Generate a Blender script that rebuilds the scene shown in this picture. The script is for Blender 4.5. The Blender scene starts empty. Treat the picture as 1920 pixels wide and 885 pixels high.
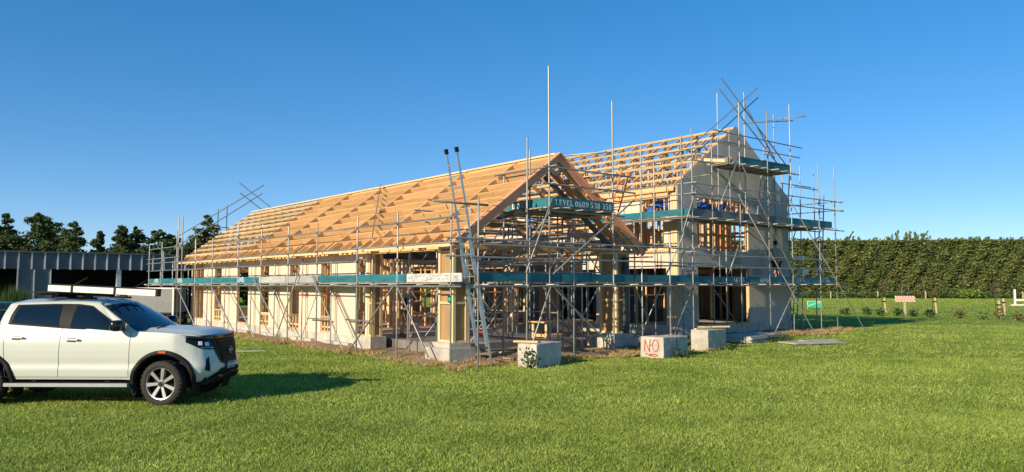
import bpy, bmesh, math, random
import numpy as np
from mathutils import Vector, Matrix, Euler
random.seed(7); rng = np.random.default_rng(7)
S = bpy.context.scene; COL = S.collection; R = math.radians
# ------------------------------------------------------------------ camera, sky, sun
cam = bpy.data.objects.new('camera', bpy.data.cameras.new('camera')); COL.objects.link(cam)
cam.location = (0, 0, 2.1); cam.rotation_euler = (R(90) + math.atan(90.5 / 1450), 0, 0)
cam.data.sensor_width = 36; cam.data.lens = 1450 / 1920 * 36; cam.data.clip_end = 6000; S.camera = cam
SUN_EL, SUN_AZ = 22.5, 224.0           # azimuth clockwise from +Y
wd = bpy.data.worlds.new('World'); S.world = wd; wd.use_nodes = True
nt = wd.node_tree; bg = nt.nodes['Background']
sk = nt.nodes.new('ShaderNodeTexSky'); sk.sky_type = 'NISHITA'; sk.sun_disc = False
sk.sun_elevation = R(SUN_EL); sk.sun_rotation = R(SUN_AZ); sk.altitude = 0
sk.air_density = .72; sk.dust_density = 0.0; sk.ozone_density = 5.5
hs = nt.nodes.new('ShaderNodeHueSaturation'); hs.inputs['Saturation'].default_value = 1.22; hs.inputs['Hue'].default_value = 0.507
gm = nt.nodes.new('ShaderNodeGamma'); gm.inputs[1].default_value = .69
nt.links.new(sk.outputs[0], hs.inputs['Color']); nt.links.new(hs.outputs[0], gm.inputs[0]); nt.links.new(gm.outputs[0], bg.inputs[0]); bg.inputs[1].default_value = 0.15
sl = bpy.data.lights.new('sun', 'SUN'); sl.energy = 4.0; sl.angle = R(0.5); sl.color = (1, 0.83, 0.60)
so = bpy.data.objects.new('sun', sl); COL.objects.link(so)
ce = math.cos(R(SUN_EL))
sdir = Vector((math.sin(R(SUN_AZ)) * ce, math.cos(R(SUN_AZ)) * ce, math.sin(R(SUN_EL))))
so.rotation_euler = (-sdir).to_track_quat('-Z', 'Y').to_euler(); so.location = (-20, -20, 30)
S.view_settings.view_transform = 'Standard'; S.view_settings.look = 'None'
S.view_settings.exposure = 0.75; S.view_settings.gamma = 1.0
try:
    S.cycles.max_bounces = 6; S.cycles.transparent_max_bounces = 6
except Exception: pass

# ------------------------------------------------------------------ materials
def mat(name, col, rough=.7, metal=0., var=.2, scale=3., stretch=(1, 1, 1), bump=0., rnd=.12, col2=None, spec=.4, world=False, island=0., coat=0., bscale=None, trans=0.):
    m = bpy.data.materials.new(name); m.use_nodes = True; n = m.node_tree; L = n.links
    b = n.nodes['Principled BSDF']; b.inputs['Roughness'].default_value = rough; b.inputs['Metallic'].default_value = metal
    b.inputs['Specular IOR Level'].default_value = spec
    if coat: b.inputs['Coat Weight'].default_value = coat; b.inputs['Coat Roughness'].default_value = .04
    mp = n.nodes.new('ShaderNodeMapping'); mp.inputs['Scale'].default_value = stretch
    if world:
        g = n.nodes.new('ShaderNodeNewGeometry'); L.new(g.outputs['Position'], mp.inputs[0])
    else:
        tc = n.nodes.new('ShaderNodeTexCoord'); oi = n.nodes.new('ShaderNodeObjectInfo')
        va = n.nodes.new('ShaderNodeVectorMath'); va.operation = 'ADD'
        sc = n.nodes.new('ShaderNodeVectorMath'); sc.operation = 'SCALE'; sc.inputs[0].default_value = (37, 17, 71)
        L.new(oi.outputs['Random'], sc.inputs['Scale'])
        L.new(tc.outputs['Object'], va.inputs[0]); L.new(sc.outputs[0], va.inputs[1]); L.new(va.outputs[0], mp.inputs[0])
    nz = n.nodes.new('ShaderNodeTexNoise'); nz.inputs['Scale'].default_value = scale; nz.inputs['Detail'].default_value = 6; nz.inputs['Roughness'].default_value = .65
    L.new(mp.outputs[0], nz.inputs[0])
    rp = n.nodes.new('ShaderNodeValToRGB'); e = rp.color_ramp.elements
    e[0].position = .3; e[1].position = .72
    c = Vector(col); c2 = Vector(col2) if col2 else c * (1 + var)
    e[0].color = (*(c * (1 - var) if not col2 else c), 1); e[1].color = (*c2, 1)
    L.new(nz.outputs[0], rp.inputs[0]); out = rp.outputs[0]
    if rnd or island:
        hv = n.nodes.new('ShaderNodeHueSaturation'); mr = n.nodes.new('ShaderNodeMapRange')
        k = island or rnd
        mr.inputs['To Min'].default_value = 1 - k; mr.inputs['To Max'].default_value = 1 + k
        if island:
            g2 = n.nodes.new('ShaderNodeNewGeometry'); L.new(g2.outputs['Random Per Island'], mr.inputs[0])
        else:
            oi2 = n.nodes.new('ShaderNodeObjectInfo'); L.new(oi2.outputs['Random'], mr.inputs[0])
        L.new(out, hv.inputs['Color']); L.new(mr.outputs[0], hv.inputs['Value']); out = hv.outputs[0]
    L.new(out, b.inputs['Base Color'])
    if bump:
        bp = n.nodes.new('ShaderNodeBump'); bp.inputs['Strength'].default_value = bump; bp.inputs['Distance'].default_value = .02
        if bscale:
            n2 = n.nodes.new('ShaderNodeTexNoise'); n2.inputs['Scale'].default_value = bscale; n2.inputs['Detail'].default_value = 4
            L.new(mp.outputs[0], n2.inputs[0]); L.new(n2.outputs[0], bp.inputs['Height'])
        else: L.new(nz.outputs[0], bp.inputs['Height'])
        L.new(bp.outputs[0], b.inputs['Normal'])
    if trans:
        tr = n.nodes.new('ShaderNodeBsdfTranslucent'); mx = n.nodes.new('ShaderNodeMixShader'); mx.inputs[0].default_value = trans
        L.new(out, tr.inputs[0]); L.new(b.outputs[0], mx.inputs[1]); L.new(tr.outputs[0], mx.inputs[2])
        L.new(mx.outputs[0], n.nodes['Material Output'].inputs[0])
    return m
GR = (.35, 6, 6)
m_pine = mat('pine', (.68, .395, .175), .75, var=.22, scale=2.2, stretch=GR, rnd=.24)
m_lvl = mat('engineered_timber', (.68, .395, .17), .7, var=.2, scale=2., stretch=GR, rnd=.15)
m_pale = mat('pale_pine', (.70, .52, .28), .75, var=.16, scale=2.2, stretch=GR, rnd=.12)
m_plank = mat('weathered_plank', (.30, .25, .19), .85, var=.35, scale=2.5, stretch=GR, rnd=.2)
m_sheath = mat('cream_sheathing', (.70, .57, .43), .85, var=.08, scale=1.5, rnd=.05)
m_barge = mat('bounce_warm_timber', (.70, .33, .19), .7, var=.2, scale=2., stretch=GR, rnd=.1)  # redder timber copy: warm bounce light on the shaded gable put into the colour
m_steel = mat('grey_steel', (.12, .115, .11), .6, .2, var=.2, scale=3)
m_rab = mat('grey_sheathing', (.45, .425, .385), .85, var=.18, scale=.9, stretch=(1, 1, .35), rnd=.06)
m_conc = mat('concrete', (.45, .42, .36), .9, var=.3, scale=2.5, bump=.35, rnd=.08, bscale=14)
m_slab = mat('dirty_shaded_slab', (.20, .185, .165), .9, var=.35, scale=1.2, bump=.2, rnd=.05)  # concrete darkened for dirt and, painted in, the shade under the decks
m_shade_sheet = mat('shade_dark_sheet', (.045, .045, .05), .6, var=.3, scale=2)  # near-black wall sheets: the dim interior's shade is put into their colour
m_ply = mat('plywood', (.62, .36, .16), .8, var=.2, scale=1.5, stretch=(1, 1, 4))
m_lining = mat('brown_lining', (.40, .25, .12), .8, var=.25, scale=2, stretch=(5, 5, .4))
m_galv = mat('galvanised_steel', (.33, .33, .31), .52, .6, var=.35, scale=7, stretch=(1, 1, .4), rnd=.18)
m_alu = mat('aluminium', (.62, .64, .66), .38, .85, var=.12, scale=4, rnd=.05)
m_clamp = mat('clamp_steel', (.30, .28, .26), .6, .6, var=.3, scale=8)
m_teal = mat('teal_paint', (.018, .15, .19), .65, var=.35, scale=3.2, stretch=(.5, 3, 3), rnd=.15)
m_slate = mat('slate_paint', (.12, .14, .15), .7, var=.3, scale=3, stretch=(.5, 3, 3))
m_gboard = mat('worn_grey_board', (.36, .37, .36), .8, var=.25, scale=3, stretch=(.5, 3, 3))
m_wboard = mat('scuffed_white_board', (.47, .48, .46), .75, var=.35, scale=4, stretch=(.7, 3, 3))
m_white = mat('white_print', (.72, .76, .76), .8, var=.2, scale=9, rnd=0)
m_red = mat('red_paint', (.45, .04, .03), .8, var=.25, scale=9, rnd=0)
m_pink = mat('pink_print', (.72, .30, .30), .85, var=.2, scale=9, rnd=0)
m_ink = mat('dark_print', (.10, .095, .09), .85, var=.2, scale=9, rnd=0)
m_dark = mat('dark_steel', (.045, .055, .065), .55, .2, var=.25, scale=3)
m_black = mat('black_plastic', (.016, .016, .017), .6, var=.2, scale=5, rnd=0, spec=.18)
m_gloss = mat('gloss_black', (.008, .008, .009), .12, var=.1, scale=5, rnd=0, spec=.5)
m_rubber = mat('rubber', (.028, .026, .024), .85, var=.3, scale=12, bump=.2, rnd=0)
m_paint = mat('white_car_paint', (.55, .58, .52), .28, var=.02, scale=1, rnd=0, coat=.7)
m_glass = mat('tinted_glass', (.006, .010, .014), .05, var=.1, scale=1, rnd=0, spec=.8)
m_wind = mat('windscreen_glass', (.010, .022, .04), .04, var=.1, scale=1, rnd=0, spec=1.0)
m_chrome = mat('bright_alloy', (.46, .46, .46), .36, .85, var=.08, scale=3, rnd=0)
m_silver = mat('silver_step', (.42, .44, .46), .4, .6, var=.1, scale=3, rnd=0)
m_lens = mat('lamp_lens', (.75, .78, .8), .12, var=.05, scale=4, rnd=0, spec=.8)
m_orange = mat('orange_reflector', (.72, .10, .02), .35, var=.1, scale=4, rnd=0)
m_oladder = mat('orange_fibreglass', (.70, .17, .03), .5, var=.15, scale=4, rnd=0)
m_canvas = mat('white_vinyl', (.80, .79, .72), .6, var=.04, scale=2, rnd=0)
m_trail = mat('grey_trailer_panel', (.24, .24, .24), .5, .2, var=.12, scale=2)
m_shed = mat('dark_blue_grey_cladding', (.10, .115, .14), .5, .1, var=.15, scale=.8)
m_batten = mat('pale_batten', (.50, .54, .60), .5, .1, var=.1, scale=2)
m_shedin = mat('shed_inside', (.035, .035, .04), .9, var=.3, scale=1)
m_skin = mat('skin', (.50, .28, .19), .6, var=.1, scale=9, rnd=0)
m_shirt = mat('grey_shirt', (.28, .27, .26), .9, var=.12, scale=9, rnd=0)
m_navy = mat('navy_cloth', (.02, .022, .03), .9, var=.2, scale=9, rnd=0)
m_short = mat('khaki_cloth', (.17, .12, .08), .9, var=.2, scale=9, rnd=0)
m_boot = mat('boot_leather', (.16, .11, .07), .8, var=.2, scale=9, rnd=0)
m_hair = mat('dark_hair', (.02, .014, .01), .8, var=.2, scale=20, rnd=0)
m_tarp = mat('blue_tarpaulin', (.03, .10, .38), .45, var=.35, scale=5, bump=.6)
m_green = mat('green_shade_cloth', (.02, .42, .24), .7, var=.15, scale=6)
m_bark = mat('bark', (.075, .055, .04), .9, var=.35, scale=6, stretch=(1, 1, .2), bump=.4)
m_leaf = mat('conifer_foliage', (.040, .070, .024), .8, var=.25, scale=.35, world=True, island=.5, col2=(.095, .13, .034), rnd=0, trans=.12)
m_hedge = mat('hedge_foliage', (.075, .108, .028), .8, var=.25, scale=.35, world=True, island=.5, col2=(.15, .172, .048), rnd=0, trans=.12)
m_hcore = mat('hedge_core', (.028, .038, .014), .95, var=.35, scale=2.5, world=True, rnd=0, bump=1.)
m_bush = mat('bush_leaf', (.05, .10, .02), .7, var=.25, scale=3, world=True, island=.4, rnd=0, trans=.2)
m_lime = mat('bright_bush_leaf', (.12, .20, .03), .7, var=.25, scale=3, world=True, island=.35, rnd=0, trans=.2)
m_redleaf = mat('reddish_leaf', (.12, .09, .03), .7, var=.25, scale=3, world=True, island=.4, rnd=0, trans=.2)
m_blade = mat('grass_blade', (.185, .27, .04), .6, var=.2, scale=.4, world=True, island=.6, col2=(.42, .50, .105), rnd=0, trans=.3)
m_hay = mat('dry_grass', (.40, .27, .11), .85, var=.25, scale=.9, world=True, island=.4, col2=(.55, .42, .20), rnd=0, trans=.15)
m_hose = mat('pale_green_hose', (.30, .45, .36), .5, var=.1, rnd=0)
m_stake = mat('tree_stake', (.55, .44, .28), .85, var=.2, scale=4, stretch=(4, 4, .4))

def lawn_mat():
    m = bpy.data.materials.new('lawn'); m.use_nodes = True; n = m.node_tree; L = n.links; b = n.nodes['Principled BSDF']
    b.inputs['Roughness'].default_value = .95; b.inputs['Specular IOR Level'].default_value = .1
    g = n.nodes.new('ShaderNodeNewGeometry')
    def noise(s, d=6):
        q = n.nodes.new('ShaderNodeTexNoise'); q.inputs['Scale'].default_value = s; q.inputs['Detail'].default_value = d; q.inputs['Roughness'].default_value = .7
        L.new(g.outputs['Position'], q.inputs[0]); return q.outputs[0]
    def ramp(src, stops):
        r = n.nodes.new('ShaderNodeValToRGB'); e = r.color_ramp.elements
        while len(e) < len(stops): e.new(.5)
        for k, (p, c) in enumerate(stops): e[k].position = p; e[k].color = (*c, 1)
        L.new(src, r.inputs[0]); return r.outputs[0]
    a = ramp(noise(9, 9), [(.30, (.12, .15, .03)), (.50, (.20, .28, .045)), (.72, (.36, .44, .09))])
    c = ramp(noise(.35, 5), [(.35, (.80, .92, .75)), (.65, (1.18, 1.05, 1.1))])
    d = ramp(noise(1.9, 5), [(.40, (.86, .92, .8)), (.66, (1.12, 1.04, 1.0))])
    def mul(x, y):
        q = n.nodes.new('ShaderNodeMix'); q.data_type = 'RGBA'; q.blend_type = 'MULTIPLY'; q.inputs[0].default_value = 1
        L.new(x, q.inputs[6]); L.new(y, q.inputs[7]); return q.outputs[2]
    L.new(mul(mul(a, c), d), b.inputs['Base Color'])
    bp = n.nodes.new('ShaderNodeBump'); bp.inputs['Strength'].default_value = .9; bp.inputs['Distance'].default_value = .06
    L.new(noise(14, 8), bp.inputs['Height']); L.new(bp.outputs[0], b.inputs['Normal'])
    return m
m_lawn = lawn_mat()
m_dirt = mat('dirt', (.15, .105, .062), .95, var=.4, scale=2.2, world=True, bump=1., bscale=9, rnd=0, col2=(.33, .25, .15))

# ------------------------------------------------------------------ mesh helpers
def obj(name, me, parent=None, mt=None):
    o = bpy.data.objects.new(name, me); COL.objects.link(o)
    if parent: o.parent = parent
    if mt is not None and me is not None and not me.materials: me.materials.append(mt)
    return o
def mesh(name, v, f, mt=None, smooth=False):
    me = bpy.data.meshes.new(name); me.from_pydata([tuple(p) for p in v], [], f); me.update()
    if mt: me.materials.append(mt)
    if smooth: me.polygons.foreach_set('use_smooth', [True] * len(me.polygons))
    return me
def npmesh(name, V, F, mt=None, smooth=False):
    """V (n,3) array, F (m,k) int array: all faces with k corners"""
    me = bpy.data.meshes.new(name); V = np.asarray(V, np.float32); F = np.asarray(F, np.int32); k = F.shape[1]
    me.vertices.add(len(V)); me.vertices.foreach_set('co', V.ravel())
    me.loops.add(F.size); me.loops.foreach_set('vertex_index', F.ravel())
    me.polygons.add(len(F)); me.polygons.foreach_set('loop_start', np.arange(0, F.size, k, dtype=np.int32))
    me.update(calc_edges=True); me.validate()
    if smooth: me.polygons.foreach_set('use_smooth', [True] * len(me.polygons))
    if mt: me.materials.append(mt)
    return me
def thing(name, label, cat, loc=(0, 0, 0), rz=0, group=None):
    o = obj(name, None); o.location = loc; o.rotation_euler = (0, 0, rz); o.empty_display_size = .3
    tag(o, label, cat, group); return o
def tag(o, label=None, cat=None, group=None, kind=None):
    if label: o['label'] = label
    if cat: o['category'] = cat
    if group: o['group'] = group
    if kind: o['kind'] = kind
    return o
_c = {}
BOXF = [(0, 3, 2, 1), (4, 5, 6, 7), (0, 1, 5, 4), (1, 2, 6, 5), (2, 3, 7, 6), (3, 0, 4, 7)]
def boxv(a, b, c): return [(-a, -b, -c), (a, -b, -c), (a, b, -c), (-a, b, -c), (-a, -b, c), (a, -b, c), (a, b, c), (-a, b, c)]
def boxmesh(a, b, c, mt):
    k = ('b', round(a, 3), round(b, 3), round(c, 3), mt.name)
    if k not in _c: _c[k] = mesh('box', boxv(a, b, c), BOXF, mt)
    return _c[k]
def box(p, name, x, y, z, mt):
    o = obj(name, boxmesh((x[1] - x[0]) / 2, (y[1] - y[0]) / 2, (z[1] - z[0]) / 2, mt), p)
    o.location = ((x[0] + x[1]) / 2, (y[0] + y[1]) / 2, (z[0] + z[1]) / 2); return o
def beam(p, name, a, b, w, h, mt, up=(0, 0, 1)):
    """bar from a to b: w across, h along up"""
    a = Vector(a); b = Vector(b); d = b - a; L = d.length; X = d / L; U = Vector(up)
    Y = U.cross(X)
    if Y.length < 1e-4: Y = Vector((0, 1, 0)).cross(X)
    if Y.length < 1e-4: Y = Vector((1, 0, 0)).cross(X)
    Y.normalize(); Z = X.cross(Y)
    o = obj(name, boxmesh(round(L, 2) / 2, w / 2, h / 2, mt), p)
    o.matrix_basis = Matrix.Translation((a + b) / 2) @ Matrix((X, Y, Z)).transposed().to_4x4(); return o
def cyl(r, n, mt):
    k = ('c', r, n, mt.name)
    if k not in _c:
        v = []; f = []
        for i in range(n):
            t = 2 * math.pi * i / n; v += [(r * math.cos(t), r * math.sin(t), 0), (r * math.cos(t), r * math.sin(t), 1)]
        for i in range(n): j = (i + 1) % n; f.append((2 * i, 2 * j, 2 * j + 1, 2 * i + 1))
        f += [tuple(range(2 * n - 2, -1, -2)), tuple(range(1, 2 * n, 2))]
        me = mesh('tube', v, f, mt); sm = [True] * n + [False] * 2; me.polygons.foreach_set('use_smooth', sm); _c[k] = me
    return _c[k]
def tube(p, name, a, b, r=.0245, mt=None, n=8):
    a = Vector(a); b = Vector(b); d = b - a
    o = obj(name, cyl(r, n, mt or m_galv), p)
    o.matrix_basis = Matrix.Translation(a) @ d.to_track_quat('Z', 'Y').to_matrix().to_4x4() @ Matrix.Diagonal((1, 1, d.length, 1)); return o
def polyprism(p, name, pts, axis, c0, c1, mt):
    """2D polygon extruded along axis ('y': pts are (x,z); 'x': pts are (y,z); 'z': pts are (x,y))"""
    n = len(pts)
    def P(q, c): return {'y': (q[0], c, q[1]), 'x': (c, q[0], q[1]), 'z': (q[0], q[1], c)}[axis]
    v = [P(q, c0) for q in pts] + [P(q, c1) for q in pts]
    f = [tuple(range(n)), tuple(range(2 * n - 1, n - 1, -1))] + [(i, i + n, (i + 1) % n + n, (i + 1) % n) for i in range(n)]
    me = mesh(name, v, f, mt); bm = bmesh.new(); bm.from_mesh(me); bmesh.ops.recalc_face_normals(bm, faces=bm.faces); bm.to_mesh(me); bm.free()
    return obj(name, me, p)
def leaves(C, size, mt, name='crown', flat=0., aspect=1., parent=None, up=None):
    """one mesh of many small pointed leaf clumps at points C"""
    C = np.asarray(C); n = len(C); u = rng.normal(size=(n, 3)); u[:, 2] *= (1 - flat); u /= np.linalg.norm(u, axis=1)[:, None]
    if up is not None: u = up / np.linalg.norm(up, axis=1)[:, None]
    w = rng.normal(size=(n, 3)); v = np.cross(u, w); v /= np.linalg.norm(v, axis=1)[:, None]
    s = (size * rng.uniform(.6, 1.4, n))[:, None]
    V = np.stack([C - u * s * aspect, C + v * s * .55, C + u * s * aspect, C - v * s * .55], 1).reshape(-1, 3)
    return obj(name, npmesh(name, V, np.arange(4 * n).reshape(-1, 4), mt), parent)

# ------------------------------------------------------------------ ground
o = obj('ground', mesh('ground', [(-2500, -60, 0), (2500, -60, 0), (2500, 3500, 0), (-2500, 3500, 0)], [(0, 1, 2, 3)], m_lawn)); tag(o, kind='structure')
TH = R(39.5); HX, HY = -1.6, 20.3
def house_w(s, t, z=0.):
    return (HX + s * math.cos(TH) - t * math.sin(TH), HY + s * math.sin(TH) + t * math.cos(TH), z)
def to_st(x, y):
    x = x - HX; y = y - HY; return x * math.cos(TH) + y * math.sin(TH), -x * math.sin(TH) + y * math.cos(TH)
def pad_dist(s, t):
    d = None
    for (a, b, c, e) in ((-.2, 9.4, -.55, 9), (9, 21.6, 1.1, 17), (-.15, 7, 5, 26)):
        dx = np.maximum(np.maximum(a - s, s - b), 0); dy = np.maximum(np.maximum(c - t, t - e), 0)
        q = np.hypot(dx, dy); d = q if d is None else np.minimum(d, q)
    return d
def wob(x, y): return .33 * np.sin(x * 1.7 + 1.3 * np.sin(y * 1.1)) + .22 * np.sin(y * 2.9 + x * .7) + .16 * np.sin(x * 5.3 - y * 4.1) + .1 * np.sin(x * 9.7 + y * 8.3)
gs, gt = np.meshgrid(np.arange(-2.4, 23.6, .16), np.arange(-3, 28, .16), indexing='ij')
gx = HX + gs * math.cos(TH) - gt * math.sin(TH); gy = HY + gs * math.sin(TH) + gt * math.cos(TH)
hh = np.clip((.45 - pad_dist(gs, gt) + .9 * wob(gs, gt)) * .14, -.06, .10) + .02 * np.sin(gs * 7.1 + gt * 3) * np.sin(gt * 6.3)
ni, nj = gs.shape; ii = np.arange(ni * nj).reshape(ni, nj)
F = np.stack([ii[:-1, :-1], ii[1:, :-1], ii[1:, 1:], ii[:-1, 1:]], -1).reshape(-1, 4)
F = F[(hh.ravel()[F].max(1) > -.03)]
V = np.stack([gx, gy, hh], -1).reshape(-1, 3); used, inv = np.unique(F, return_inverse=True)
tag(obj('dirt_ground', npmesh('dirt_ground', V[used], inv.reshape(F.shape), m_dirt, True)), kind='structure')

def blades(name, N, d0, d1, h, w, mt, keep=None, ang=.92, lean=.5):
    d = np.sqrt(rng.uniform(d0 * d0, d1 * d1, N)); x = rng.uniform(-ang, ang, N) * d
    s, t = to_st(x, d); k = np.ones(N, bool)
    if keep is not None: k = keep(s, t, x, d)
    return x[k], d[k]
def blade_mesh(name, x, y, h, w, mt, lean=.6, z=0.):
    n = len(x); a = rng.uniform(0, 2 * math.pi, n); hh_ = h * rng.uniform(.5, 1.35, n); l = rng.normal(0, lean, (n, 2)) * hh_[:, None]
    ww = w * rng.uniform(.7, 1.4, n); dx = np.cos(a) * ww; dy = np.sin(a) * ww; z = np.zeros(n) + z
    V = np.stack([np.stack([x - dx, y - dy, z - .01], 1), np.stack([x + dx, y + dy, z - .01], 1), np.stack([x + l[:, 0], y + l[:, 1], z + hh_], 1)], 1).reshape(-1, 3)
    o = obj(name, npmesh(name, V, np.arange(3 * n).reshape(-1, 3), mt)); return o
lawn_keep = lambda s, t, x, y: (pad_dist(s, t) - .9 * wob(s, t)) > .45
xs, ys = [], []
for N, d0, d1 in ((470000, 6, 13), (410000, 13, 22), (230000, 22, 40), (240000, 40, 112)):
    x, y = blades('', N, d0, d1, 0, 0, None, lawn_keep); xs.append(x); ys.append(y)
gxx = np.concatenate(xs); gyy = np.concatenate(ys)
kp = rng.uniform(size=len(gxx)) < .42 + .58 * np.clip(1.1 + 1.5 * wob(gxx * 1.1 + 4, gyy * .9), 0, 1)
gxx = gxx[kp]; gyy = gyy[kp]
ck = 1300; cd = np.sqrt(rng.uniform(60, 1100, ck)); cx = rng.uniform(-.7, .7, ck) * cd; cs_, ct_ = to_st(cx, cd); q = lawn_keep(cs_, ct_, cx, cd); cx = cx[q]; cd = cd[q]
tx = (cx[:, None] + rng.normal(0, .09, (len(cx), 34))).ravel(); ty = (cd[:, None] + rng.normal(0, .09, (len(cx), 34))).ravel(); tall = np.concatenate([np.ones(len(gxx)), np.full(len(tx), 1.9)]); gxx = np.concatenate([gxx, tx]); gyy = np.concatenate([gyy, ty])
clump = .75 + .5 * np.clip(wob(gxx * 2.3, gyy * 2.1) + .4, 0, 1)
o = blade_mesh('grass', gxx, gyy, .031 * clump * tall * (1 + .012 * gyy), .0044 * (1 + gyy * .055), m_blade, .8)
tag(o, 'short green lawn grass in front of the building site', 'grass', kind='stuff')
# dry grass round the scaffold feet
ha = np.concatenate([rng.uniform(-1.1, 11, 110000), rng.uniform(11, 22.5, 22000), rng.uniform(-.75, .55, 26000)]); hb = np.concatenate([rng.uniform(-1.9, 1.7, 110000), rng.uniform(-.2, 1.6, 22000), rng.uniform(1.7, 26, 26000)])
k = (np.abs(pad_dist(ha, hb) - .9 * wob(ha, hb) - .1) < .75) & (wob(ha * .9 + 3, hb * .9) + rng.normal(0, .15, len(ha)) > -.12); ha = ha[k]; hb = hb[k]
x = HX + ha * math.cos(TH) - hb * math.sin(TH); y = HY + ha * math.sin(TH) + hb * math.cos(TH)
hz = .07 + .15 * np.clip(wob(x * 1.3, y * 1.3), 0, 1)
tag(blade_mesh('dry_grass', x, y, hz, .011, m_hay, .8, .03), 'straw-coloured dry grass and weeds round the scaffold feet', 'dry grass', kind='stuff')

# ------------------------------------------------------------------ the house
H = thing('timber_framed_house', 'unfinished timber framed house with bare roof framing and cream and grey wall sheets', 'house', (HX, HY, 0), TH)
SL = .722
def rz1(s): return 5.93 - SL * abs(s - 3.62)          # single-storey roof plane (top of purlins)
# slab and footings
box(H, 'floor_slab', (.5, 6.8), (5.32, 23.1), (-.1, .45), m_conc)
box(H, 'floor_slab', (6.83, 12.6), (8.0, 15.0), (-.1, .44), m_slab)
box(H, 'floor_slab', (12.75, 20.85), (2.62, 16.2), (-.1, .42), m_conc)
box(H, 'porch_slab', (1.2, 6.2), (1.7, 5.28), (-.1, .36), m_slab)
for s0, w_ in ((-.1, .86), (6.2, 1.05)):
    box(H, 'footing', (s0, s0 + w_), (-.08, 1.05), (-.1, .42), m_conc)
    box(H, 'footing', (s0 + .1, s0 + w_ - .1), (.02, .92), (.42, .555), m_conc)
for k, t in enumerate((7.2, 10, 13, 16, 19)):   # rough blocks of the footing edge along the long wall
    box(H, 'footing', (.34, .50), (t - .9, t + .9), (-.1, .18), m_conc)

def pier(s0, s1, t0, t1, z0, z1, steel=False):
    w = .09
    for s in (s0 + w / 2, s1 - w / 2):
        for t in (t0 + w / 2, t1 - w / 2): beam(H, 'corner_post', (s, t, z0), (s, t, z1), w, w, m_pale, (1, 0, 0))
    for z in (z0 + .03, z0 + 1.05, z0 + 1.75, z1 - .03):
        for s in (s0 + .03, s1 - .03): beam(H, 'pier_rail', (s, t0 + w, z), (s, t1 - w, z), .045, .06, m_pale)
        for t in (t0 + .03, t1 - .03): beam(H, 'pier_rail', (s0 + w, t, z), (s1 - w, t, z), .045, .06, m_pale)
    box(H, 'pier_lining', (s0 + .055, s1 - .055), (t0 + .055, t1 - .055), (z0 + .01, z1 - .01), m_lining)
    if steel: box(H, 'steel_column', (s0 + .28, s0 + .46), (t0 - .12, t0 - .005), (z0, z1 - .15), m_dark)
pier(.14, .64, .1, .80, .555, 3.12)
pier(6.42, 7.02, .1, .85, .555, 3.12, True)
pier(.5, .86, 5.0, 5.3, .45, 3.1)
box(H, 'post_pad', (.42, .95), (4.92, 5.30), (-.1, .45), m_conc)

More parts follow.
